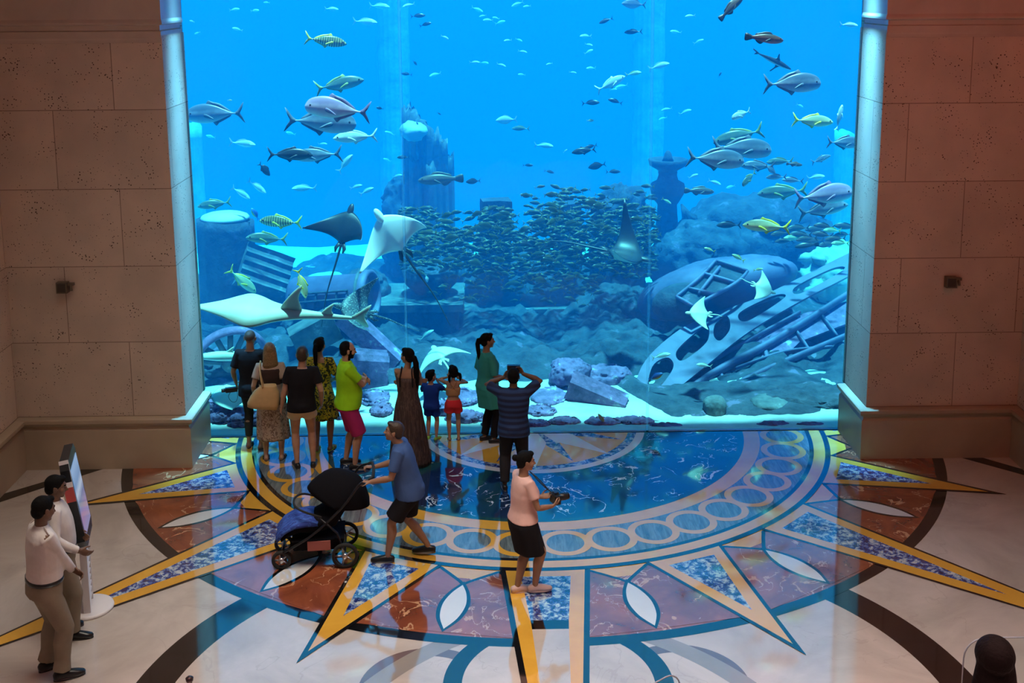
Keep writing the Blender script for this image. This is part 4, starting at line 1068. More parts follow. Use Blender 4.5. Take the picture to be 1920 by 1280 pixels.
# broken tower of fluted columns
tw = empty('broken_tower', (0, 0, 0)); tag(tw, 'broken tower of clustered fluted columns with slanting top, left of centre', 'ruin')
for i, (u, vt, w, Y) in enumerate(((762, 203, 18, 8.6), (775, 212, 20, 8.4), (789, 226, 20, 8.3), (803, 240, 20, 8.2), (817, 254, 20, 8.3), (830, 268, 18, 8.4), (843, 296, 16, 8.6), (808, 312, 18, 7.9), (780, 305, 18, 8.0))):
    T = at(u, vt, Y); r = w/ppm(T)/2; g = gz(T.x, Y)-.1; mb, rg = fluted(r, T.z-g, 6, .16, i+1, .98, .16); mb.loft(rg, R_STONE); o = mb.build('shaft', tw); o.location = (T.x, Y, g)
P = at(776, 244, 8.0); b = MB(); b.ball((0, 0, 0), (.25, .2, .2), R_SAND, 18, 12); me = b.mesh('pale_coral'); disp(me, .1, 3, 2); o = link('coral_head', me, tw); o.location = P
rock('coral_rock', 'dark coral rock with pale crest at the foot of the broken tower', 745, 332, 8.8, 66, .4, R_ROCK, 18, amp=.3)
# stone lantern
P = at(1250, 450, 7.4); k = 1/ppm(P); zt = lambda v: (450-v)*k*1.0
lt = empty('stone_lantern', (P.x, P.y, P.z)); tag(lt, 'tall stone lantern with dish top and finial, right of the fish school', 'monument')
b = MB(); b.lathe([(24*k, zt(640)), (24*k, zt(450)), (19*k, zt(400)), (18*k, zt(382)), (22*k, zt(376)), (30*k, zt(362)), (33*k, zt(350)), (31*k, zt(342)), (20*k, zt(336)), (17*k, zt(326)), (18*k, zt(320))], R_ROCK, 28); b.build('shaft', lt)
b = MB(); b.lathe([(12*k, zt(322)), (20*k, zt(316)), (34*k, zt(308)), (37*k, zt(297)), (34*k, zt(296)), (10*k, zt(301))], R_ROCK, 32); b.build('dish', lt)
b = MB(); b.lathe([(11*k, zt(300)), (8*k, zt(293)), (6.5*k, zt(286)), (3*k, zt(281)), (.5*k, zt(280))], R_ROCK, 20); b.build('finial', lt)
# right: reef slope and wreck
rock('rock', 'long dark reef slope behind the wreck, right of the lantern', 1420, 372, 7.6, 330, 1.2, R_ROCK, 31, amp=.26)
rock('rock', 'dark reef shoulder between lantern and wreck', 1320, 425, 6.8, 190, .8, R_ROCK, 33, amp=.26)
rock('rock', 'pale sand-dusted reef at the right edge of the window', 1560, 462, 7.0, 170, .8, R_SAND, 34, amp=.3)
def wp(u, v, off=0.0):      # the wreck lies on a slope rising away from the glass
    Y = 1.0 + (800-v)*.0125 + off; return at(u, v, max(.5, Y))
wk = empty('wreck', (0, 0, 0)); tag(wk, 'dark sunken flying machine with latticed wing lying across the lower right of the tank', 'wreck')
def beam(name, pts, r, mat=R_WRECK, n=10, fl=.5, off=0.0):
    b = MB(); P = spline([wp(u, v, off) for u, v in pts], 5); m_ = len(P)
    rr = [(r*(1-.25*abs(2*i/(m_-1)-1)), r*fl*(1-.25*abs(2*i/(m_-1)-1))) for i in range(m_)]
    b.tube(P, rr, mat, n, up=(0, .9, .5)); return b.build(name, wk)
def plate(name, pts, th=.10, mat=R_WRECK, off=0.0):
    P = [wp(u, v, off) for u, v in pts]; n = Vector((0, -.75, .65)).normalized(); b = MB()
    b.loft([[tuple(p-n*th) for p in P], [tuple(p) for p in P]], mat); o = b.build(name, wk, smooth=False); return o
def pierced(name, outline, holes, th=.12, off=0.0):
    """plate with openings: a curve filled with holes, turned into a solid mesh on the wreck slope"""
    cu = bpy.data.curves.new(name, 'CURVE'); cu.dimensions = '2D'; cu.fill_mode = 'BOTH'; cu.extrude = .5
    for pts in [outline]+holes:
        sp = cu.splines.new('POLY'); q = spline(pts, 6, True); sp.points.add(len(q)-1)
        for p_, w in zip(sp.points, q): p_.co = (w[0]/100, w[1]/100, 0, 1)
        sp.use_cyclic_u = True
    o = bpy.data.objects.new('tmp', cu); COL.objects.link(o); dg = bpy.context.evaluated_depsgraph_get(); me = bpy.data.meshes.new_from_object(o.evaluated_get(dg)); bpy.data.objects.remove(o)
    n = Vector((0, -.75, .65)).normalized()
    for v in me.vertices:
        t = v.co.z; p = wp(v.co.x*100, v.co.y*100, off); v.co = p + n*(t*th)
    me.materials.clear(); me.materials.append(R_WRECK); me.name = name
    return link(name, me, wk)
c_ = wp(1345, 540, .9); b = MB(); Mh = Matrix.Rotation(math.radians(-13), 3, 'Y') @ Matrix.Rotation(math.radians(-24), 3, 'X')
b.ball((0, 0, 0), (1.55, 1.0, .55), R_WRECK, 48, 28, M=Mh); me = b.mesh('hull'); disp(me, .05, 1.4, 4); o = link('hull', me, wk); o.location = c_
c_ = wp(1275, 566, .0); b = MB(); b.ball((0, 0, 0), (.52, .40, .34), R_ROCK, 32, 20, M=Mh); o = b.build('nose_dome', wk); o.location = c_
# hatch frames on the hull; a solid dark plate imitates the shaded recess
hm = [(1342, 488), (1402, 508), (1378, 532), (1300, 574), (1268, 556), (1310, 522)]
plate('hatch_shade_plate', hm, .05, R_ROCK, -.50)
for q in ([(1342, 488), (1402, 508)], [(1402, 508), (1378, 532), (1300, 574)], [(1300, 574), (1268, 556)], [(1268, 556), (1310, 522), (1342, 488)], [(1318, 512), (1380, 530)], [(1290, 540), (1340, 552)], [(1350, 500), (1310, 550)]): beam('hatch_frame', q, .045, R_WRECK, 8, .8, -.58)
pierced('lattice_wing', [(1184, 775), (1202, 690), (1262, 628), (1330, 592), (1420, 560), (1520, 512), (1610, 470), (1612, 505), (1500, 566), (1400, 626), (1320, 690), (1240, 755), (1205, 790)],
        [[(1212, 745), (1222, 690), (1250, 672), (1262, 690), (1236, 728)], [(1268, 660), (1300, 628), (1326, 612), (1326, 640), (1296, 668), (1274, 678)], [(1340, 610), (1362, 594), (1368, 618), (1350, 640), (1338, 632)], [(1386, 588), (1450, 556), (1470, 560), (1400, 604)], [(1490, 540), (1560, 505), (1580, 508), (1500, 552)]], .10, .15)
plate('lower_wing', [(1262, 786), (1330, 730), (1412, 690), (1420, 640), (1500, 600), (1600, 590), (1602, 640), (1500, 690), (1440, 724), (1360, 750), (1310, 792)], .12, R_WRECK, .75)
plate('tail_plate', [(1412, 640), (1490, 592), (1604, 560), (1604, 600), (1500, 640), (1440, 700)], .10, R_PURPLE, .45)
for q, r in (([(1230, 780), (1330, 705), (1450, 640), (1600, 545)], .12), ([(1275, 792), (1400, 712), (1604, 622)], .10), ([(1310, 690), (1400, 640), (1500, 585)], .06), ([(1380, 690), (1470, 660), (1560, 650)], .05)): beam('spar', q, r, R_WRECK, 10, .6, .35)
for q in ([(1430, 640), (1450, 700), (1470, 722)], [(1490, 615), (1520, 660)], [(1352, 700), (1372, 742)], [(1540, 590), (1570, 630)]): beam('rib', q, .05, R_WRECK, 8, .7, .4)
rock('rock', 'rounded pale boulder under the wreck, lower right', 1342, 745, 1.0, 44, .2, R_STONE, 41, amp=.1)
rock('rock', 'broad smooth boulder under the wreck near the right pillar', 1445, 748, 1.1, 74, .3, R_STONE, 42, amp=.1)
rock('rock', 'dark bank of rock beneath the wreck at the right edge', 1530, 735, 1.3, 200, .5, R_ROCK, 43, amp=.25)
# front: purple coralline rubble
block('column_drum', 'fallen purple-crusted column drum lying on the sand, right of centre', 1120, 742, 1.5, (.95, .36, .34), (10, 20, -14), R_PURPLE, 'column', 3, .04, 3)
rock('arch_rock', 'purple-crusted rock hollow beside the fallen drum', 1068, 678, 2.2, 74, .35, R_PURPLE, 51, amp=.25)
rock('rock', 'purple rock behind the fallen column drum', 1140, 690, 2.3, 90, .3, R_PURPLE, 52)
FR = [(405, 744, 1.2, 60, .16), (425, 768, .8, 66, .14), (455, 778, .6, 60, .12), (700, 742, 1.6, 56, .25), (714, 764, 1.0, 40, .15), (868, 742, 1.5, 64, .25), (872, 776, .75, 76, .14), (930, 786, .5, 50, .1), (1030, 742, 1.6, 70, .3), (1015, 766, 1.0, 60, .16), (1000, 790, .45, 66, .1), (1060, 786, .55, 60, .12), (1130, 788, .5, 70, .12), (1190, 786, .55, 74, .12), (1250, 797, .35, 60, .08), (1450, 798, .33, 60, .08), (1520, 800, .3, 50, .06), (640, 768, .9, 40, .14), (830, 760, 1.1, 40, .2)]
WH = ['beside the left plinth', 'low beside the left plinth', 'at the feet of the person in black', 'left of the long-haired woman', 'just left of the long-haired woman', 'behind the small girl', 'between girl and teal woman', 'at the feet of the teal woman', 'right of the man photographing', 'just right of the man photographing', 'right of the compass star', 'above the right of the star', 'in front of the fallen drum', 'at the foot of the right glass seam', 'right of the glass seam at the sill', 'at the sill below the smooth boulder', 'at the sill near the right plinth', 'behind the legs of the man in lime', 'between boy and girl']
for i, ((u, v, Y, w, d), wh_) in enumerate(zip(FR, WH)):
    rock('coralline_rock', 'low purple coralline rock on the sand '+wh_, u, v, Y, w, d*1.3, R_PURPLE, 60+i, group='low purple rocks along the glass', sink=.1, amp=.55)
# ------------------------------------------------------------------ fish
def fishmat(name, back, side, belly, bars=None, rough=0.35, metal=0.0, fins=None):
    m, nt, b = newmat(name); tc = N(nt, 'ShaderNodeTexCoord'); sx = N(nt, 'ShaderNodeSeparateXYZ'); L(nt, tc.outputs['Object'], sx.inputs[0])
    mr = N(nt, 'ShaderNodeMapRange'); L(nt, sx.outputs[2], mr.inputs[0]); mr.inputs[1].default_value = -.16; mr.inputs[2].default_value = .16
    n = N(nt, 'ShaderNodeTexNoise', i_Scale=14.0, i_Detail=3.0); L(nt, tc.outputs['Object'], n.inputs['Vector'])
    ad = N(nt, 'ShaderNodeMath', operation='MULTIPLY_ADD'); L(nt, n.outputs[0], ad.inputs[0]); ad.inputs[1].default_value = .3; ad2 = N(nt, 'ShaderNodeMath', operation='SUBTRACT'); L(nt, mr.outputs[0], ad2.inputs[0]); ad2.inputs[1].default_value = .15; L(nt, ad2.outputs[0], ad.inputs[2])
    r = ramp(nt, ad.outputs[0], [(.12, belly), (.45, side), (.78, back)]); out = r.outputs[0]
    if bars:
        w = N(nt, 'ShaderNodeTexWave', i_Scale=bars[1], i_Distortion=.8, bands_direction='X'); L(nt, tc.outputs['Object'], w.inputs['Vector'])
        th = ramp(nt, w.outputs[0], [(.62, (0, 0, 0)), (.74, (1, 1, 1))])
        mx = N(nt, 'ShaderNodeMix', data_type='RGBA'); L(nt, th.outputs[0], mx.inputs[0]); L(nt, out, mx.inputs[6]); mx.inputs[7].default_value = c4(bars[0]); out = mx.outputs[2]
    L(nt, out, b.inputs['Base Color']); b.inputs['Roughness'].default_value = rough; b.inputs['Metallic'].default_value = metal
    return m
FM = dict(
 gold=(fishmat('golden_trevally_skin', (.20, .22, .10), (.50, .50, .22), (.70, .68, .36), ((.06, .07, .04), 5.5)), plain('yellow_fin', (.72, .60, .04), .5)),
 green=(fishmat('olive_jack_skin', (.07, .12, .10), (.16, .26, .22), (.34, .42, .36)), plain('olive_fin', (.30, .33, .08), .5)),
 silver=(fishmat('silver_jack_skin', (.08, .12, .18), (.30, .35, .42), (.55, .57, .60)), plain('grey_fin', (.10, .12, .16), .5)),
 pink=(fishmat('pinkish_silver_skin', (.34, .24, .40), (.70, .52, .62), (.90, .78, .76)), plain('violet_grey_fin', (.22, .14, .26), .5)),
 dark=(fishmat('dark_fish_skin', (.015, .022, .03), (.03, .045, .06), (.05, .07, .09)), plain('dark_fin', (.02, .03, .04), .5)),
 red=(fishmat('red_grouper_skin', (.04, .03, .02), (.16, .05, .03), (.85, .12, .08)), plain('black_fin', (.02, .015, .012), .5)),
 brown=(fishmat('brown_grouper_skin', (.08, .06, .05), (.13, .10, .09), (.20, .17, .15)), plain('brown_fin', (.08, .07, .05), .5)),
 pale=(fishmat('pale_fish_skin', (.45, .55, .5), (.72, .80, .76), (.85, .9, .86)), plain('pale_fin', (.65, .72, .66), .5)),
 yellow=(fishmat('yellow_fish_skin', (.35, .40, .25), (.75, .72, .35), (.85, .82, .55)), plain('bright_yellow_fin', (.85, .66, .03), .5)),
 school=(fishmat('school_fish_skin', (.03, .04, .015), (.085, .085, .03), (.13, .13, .07)), plain('school_fin', (.22, .17, .02), .5)),
 blue=(fishmat('blue_yellow_fish_skin', (.02, .12, .45), (.05, .30, .70), (.85, .75, .08)), plain('blue_fin', (.03, .16, .55), .5)),
)
SHAPES = dict(   # (x, half height above, half height below, half width)
 jack=[(-.38, .014, .014, .012), (-.32, .020, .020, .016), (-.22, .055, .05, .032), (-.08, .115, .10, .055), (.08, .145, .125, .07), (.22, .142, .12, .074), (.34, .112, .095, .068), (.43, .066, .062, .050), (.48, .024, .034, .028), (.50, .004, .012, .008)],
 pompano=[(-.38, .012, .012, .010), (-.32, .018, .018, .014), (-.20, .07, .06, .035), (-.04, .145, .12, .06), (.12, .185, .15, .076), (.26, .180, .145, .078), (.38, .145, .12, .070), (.45, .10, .095, .054), (.485, .045, .055, .030), (.50, .006, .02, .010)],
 grouper=[(-.36, .045, .04, .018), (-.30, .050, .045, .028), (-.18, .085, .07, .05), (-.02, .120, .10, .075), (.14, .125, .12, .088), (.28, .105, .115, .088), (.40, .068, .09, .070), (.47, .030, .058, .044), (.50, .004, .022, .015)],
 oval=[(-.36, .03, .03, .012), (-.30, .045, .045, .02), (-.18, .13, .12, .045), (-.02, .20, .185, .07), (.14, .205, .185, .08), (.28, .165, .15, .076), (.40, .10, .09, .056), (.47, .045, .04, .03), (.50, .008, .01, .008)],
)
def fin_mesh(pts, th, mat):
    """thin fin in the x-z plane, thicker at its root (first and last points)"""
    b = MB(); P = spline(pts, 4, True) if len(pts) > 5 else [Vector(p) for p in pts]
    c = sum(P, Vector((0, 0)))/len(P)
    b.loft([[(p.x, -th*.25, p.y) for p in P], [((p.x+c.x)/2, -th, (p.y+c.y)/2) for p in P]], mat, cap=True)
    b.loft([[(p.x, -th*.25, p.y) for p in P], [(p.x, th*.25, p.y) for p in P], [((p.x+c.x)/2, th, (p.y+c.y)/2) for p in P]], mat, cap=True)
    return b
TAILS = dict(fork=[(-.36, .015), (-.42, .055), (-.50, .155), (-.535, .18), (-.50, .10), (-.445, .0), (-.50, -.10), (-.535, -.17), (-.50, -.145), (-.42, -.055), (-.36, -.015)],
             round=[(-.33, .04), (-.40, .075), (-.48, .10), (-.53, .085), (-.54, .0), (-.53, -.085), (-.48, -.10), (-.40, -.075), (-.33, -.04)])
def body_rings(shape, n=20, k=4):
    prof = SHAPES[shape]; rings = []
    xs = [p[0] for p in prof]; P = spline([Vector((a, b_, c)) for a, b_, c, d in prof], 4); W = spline([Vector((a, d, 0)) for a, b_, c, d in prof], 4)
    for p, w in zip(P, W):
        ring = []
        for j in range(n):
            a = 2*PI*j/n; s_ = math.sin(a); ring.append((p.x, w.y*math.cos(a)*(1-.25*abs(s_)), (p.y if s_ > 0 else p.z)*s_))
        rings.append(ring)
    return rings
FISHLIB = {}
def fish_lib(shape, col):
    """meshes of one kind: body, then its fins and eyes"""
    if (shape, col) in FISHLIB: return FISHLIB[(shape, col)]
    sk, fn = FM[col]; b = MB(); b.loft(body_rings(shape), sk); out = [('fish', b.mesh('fish'))]
    pr = {p[0]: p for p in SHAPES[shape]}
    out.append(('tail_fin', fin_mesh(TAILS['round' if shape == 'grouper' else 'fork'], .010, fn).mesh('tail_fin')))
    h = max(p[1] for p in SHAPES[shape]); lo = max(p[2] for p in SHAPES[shape])
    if shape in ('jack', 'pompano'):
        out.append(('dorsal_fin', fin_mesh([(.14, h*.88), (.09, h+.055), (.03, h+.03), (-.12, h*.72+.035), (-.28, .055), (-.28, .02), (-.10, h*.55), (.06, h*.8)], .008, fn).mesh('dorsal_fin')))
        out.append(('anal_fin', fin_mesh([(.04, -lo*.85), (-.02, -lo-.05), (-.06, -lo-.01), (-.18, -lo*.55-.02), (-.28, -.05), (-.28, -.02), (-.1, -lo*.55), (0, -lo*.7)], .008, fn).mesh('anal_fin')))
    else:
        out.append(('dorsal_fin', fin_mesh([(.20, h*.80), (.14, h+.045), (.0, h+.05), (-.14, h*.70+.05), (-.24, h*.55+.04), (-.27, h*.4), (-.14, h*.5), (.05, h*.8)], .008, fn).mesh('dorsal_fin')))
        out.append(('anal_fin', fin_mesh([(-.02, -lo*.75), (-.10, -lo-.035), (-.20, -lo*.6-.04), (-.25, -lo*.4), (-.14, -lo*.4), (-.05, -lo*.6)], .008, fn).mesh('anal_fin')))
    for s_ in (-1, 1):
        b = fin_mesh([(.17, -.01), (.14, .018), (.03, -.03), (-.03, -.075), (.05, -.065), (.14, -.045)], .006, fn)
        w = .072; b.v = [(x, s_*(w+(.17-x)*.22)+y, z) for x, y, z in b.v]; out.append(('pectoral_fin', b.mesh('pectoral_fin')))
        b = MB(); ex = .40 if shape != 'oval' else .38; pp = [p for p in SHAPES[shape] if p[0] >= ex-.05][0]; b.ball((ex, s_*.055*(1 if shape != 'oval' else .9), .030), (.018, .014, .018), EYE, 10, 6); out.append(('eye', b.mesh('eye')))
    b = MB(); b.loft(body_rings(shape, 8, 1), sk); t = fin_mesh(TAILS['round' if shape == 'grouper' else 'fork'], .008, fn); o0 = len(b.v); b.v += t.v; mi = b.m(fn); b.f += [tuple(k+o0 for k in f) for f in t.f]; b.mi += [mi]*len(t.f)
    d_ = fin_mesh([(.18, h*.80), (.08, h+.04), (-.14, h*.70+.04), (-.27, h*.3), (-.14, h*.5), (.05, h*.8)], .008, fn); o0 = len(b.v); b.v += d_.v; b.f += [tuple(k+o0 for k in f) for f in d_.f]; b.mi += [mi]*len(d_.f)
    me = b.mesh('small_fish'); me.set_sharp_from_angle(angle=.7)
    FISHLIB[(shape, col)] = (out, me); return FISHLIB[(shape, col)]
def place(o, u, v, Lpx, dirn, tilt, Y, yaw=0, roll=0):
    P = at(u, v, Y); s_ = Lpx/ppm(P)/1.02
    o.matrix_world = Matrix.Translation(P) @ (Matrix.Rotation(math.radians((0 if dirn > 0 else 180)+yaw), 4, 'Z') @ Matrix.Rotation(math.radians(-tilt), 4, 'Y') @ Matrix.Rotation(math.radians(roll), 4, 'X')) @ Matrix.Diagonal((s_, s_, s_, 1))
def big_fish(shape, col, label, u, v, Lpx, dirn, tilt, Y, yaw=0, group=None):
    parts, _ = fish_lib(shape, col); o = link('fish', parts[0][1])
    for n_, me in parts[1:]: link(n_, me, o)
    place(o, u, v, Lpx, dirn, tilt, Y, yaw); tag(o, label, 'fish', group); return o
def small_fish(shape, col, label, u, v, Lpx, dirn, tilt, Y, yaw=0, group=None):
    _, me = fish_lib(shape, col); o = link('fish', me); place(o, u, v, Lpx, dirn, tilt, Y, yaw); tag(o, label, 'fish', group); return o
BIG = [
 ('jack', 'gold', 'barred fish with yellow tail swimming right near the top left', 612, 77, 78, 1, -9, 3.0, 10),
 ('jack', 'green', 'olive fish above the pinkish fish, nose tilted up to the right', 638, 158, 92, 1, 10, 3.4, 8),
 ('pompano', 'pink', 'large pinkish silver fish facing left near the upper left', 631, 205, 124, -1, 6, 1.6, -6),
 ('pompano', 'silver', 'silver fish facing right directly under the large pinkish fish', 603, 229, 132, 1, -5, 2.4, 6),
 ('jack', 'pale', 'pale green fish with yellowish tail, lower right of the pinkish fish', 665, 257, 82, -1, -2, 2.8, 10),
 ('pompano', 'silver', 'grey-blue fish facing left beside the left pillar', 402, 214, 112, -1, -3, 3.0, -8),
 ('jack', 'dark', 'dark fish with yellowish tail heading right, left of centre height', 545, 290, 84, 1, -2, 2.2, 5),
 ('jack', 'silver', 'silver fish facing left partly behind the dark yellow-tailed fish', 592, 291, 96, -1, -3, 2.9, 0),
 ('jack', 'gold', 'large barred fish facing left with yellow tail, left of the spread ray', 525, 416, 82, -1, 2, 2.6, -8),
 ('jack', 'green', 'greenish fish facing left below the large barred fish', 499, 447, 76, -1, 6, 2.9, 12),
 ('jack', 'yellow', 'yellow-finned fish diving right beside the tilted ridged slab', 455, 527, 70, 1, -46, 3.0, 20),
 ('jack', 'yellow', 'slim yellowish fish nose down in front of the pale ray fin', 566, 532, 58, 1, -76, 1.2, 0),
 ('jack', 'green', 'dark olive fish facing left above the broad stump', 401, 383, 62, -1, -6, 4.0, 10),
 ('grouper', 'brown', 'long dark brown fish facing left in front of the broken tower', 825, 336, 84, -1, -2, 4.0, 0),
 ('grouper', 'red', 'dark fish with red belly heading right near the top right', 1434, 72, 74, 1, -6, 1.4, 5),
 ('grouper', 'brown', 'dark brown fish rising to the right at the upper edge', 1372, 14, 62, 1, 44, 1.8, 10),
 ('pompano', 'silver', 'blue-silver fish heading right near the right pillar top', 1487, 157, 112, 1, 0, 2.0, 8),
 ('jack', 'yellow', 'yellow-tailed fish heading right below the blue-silver fish', 1525, 227, 82, 1, -5, 2.4, 10),
 ('jack', 'pale', 'white fish swimming upward at the right edge', 1574, 220, 50, 1, 72, 3.0, 40),
 ('jack', 'green', 'blue-green fish facing left, topmost of the right-hand cluster', 1383, 256, 96, -1, -14, 3.4, 0),
 ('pompano', 'silver', 'large grey fish heading right in the middle of the right-hand cluster', 1392, 279, 116, 1, -5, 2.6, 6),
 ('pompano', 'silver', 'silver fish heading right, left end of the right-hand cluster', 1343, 299, 112, 1, -6, 2.2, 8),
 ('pompano', 'pink', 'pinkish silver fish heading right at the right edge of the window', 1546, 366, 116, 1, 4, 1.8, 10),
 ('jack', 'silver', 'pale silver fish under the pinkish fish at the right edge', 1545, 392, 100, 1, 8, 2.6, 10),
 ('jack', 'green', 'large blue-green fish facing left in front of the reef slope', 1466, 360, 92, -1, -6, 3.6, -10),
 ('jack', 'yellow', 'bright yellow fish facing left in front of the reef slope', 1436, 424, 88, -1, 3, 1.5, -6),
 ('pompano', 'silver', 'blue-grey fish heading right cut by the right pillar', 1584, 268, 70, 1, -4, 2.8, 10),
 ('grouper', 'brown', 'speckled fish heading right beside the stone lantern', 1312, 358, 58, 1, -4, 4.0, 10),
 ('pompano', 'pale', 'pale greenish fish facing left above the right-hand cluster', 1389, 215, 42, -1, -18, 3.0, 20),
 ('jack', 'silver', 'silver-blue fish heading left below the right-hand cluster', 1420, 311, 66, -1, 2, 3.4, 0),
 ('pompano', 'green', 'dark fish seen steeply from the front under the right-hand cluster', 1404, 335, 44, -1, -30, 3.0, 40),
 ('jack', 'pale', 'bright pale fish rising to the right above the lantern', 1146, 156, 62, 1, 24, 4.5, 15),
 ('oval', 'dark', 'round dark fish below the dark yellow-tailed fish', 496, 318, 34, 1, -50, 3.0, 40),
 ('jack', 'dark', 'dark oval fish facing left, left of the lantern top', 1094, 283, 46, -1, -8, 4.0, 0),
 ('grouper', 'brown', 'small brown fish facing right in the right-hand cluster', 1490, 308, 32, 1, -6, 3.2, 10),
 ('jack', 'silver', 'silver fish rising right near the right pillar mid height', 1540, 298, 40, 1, 18, 3.8, 10),
]
for s_, c, lab, u, v, Lp, d, t, Y, yw in BIG: big_fish(s_, c, lab, u, v, Lp, d, t, Y, yw)
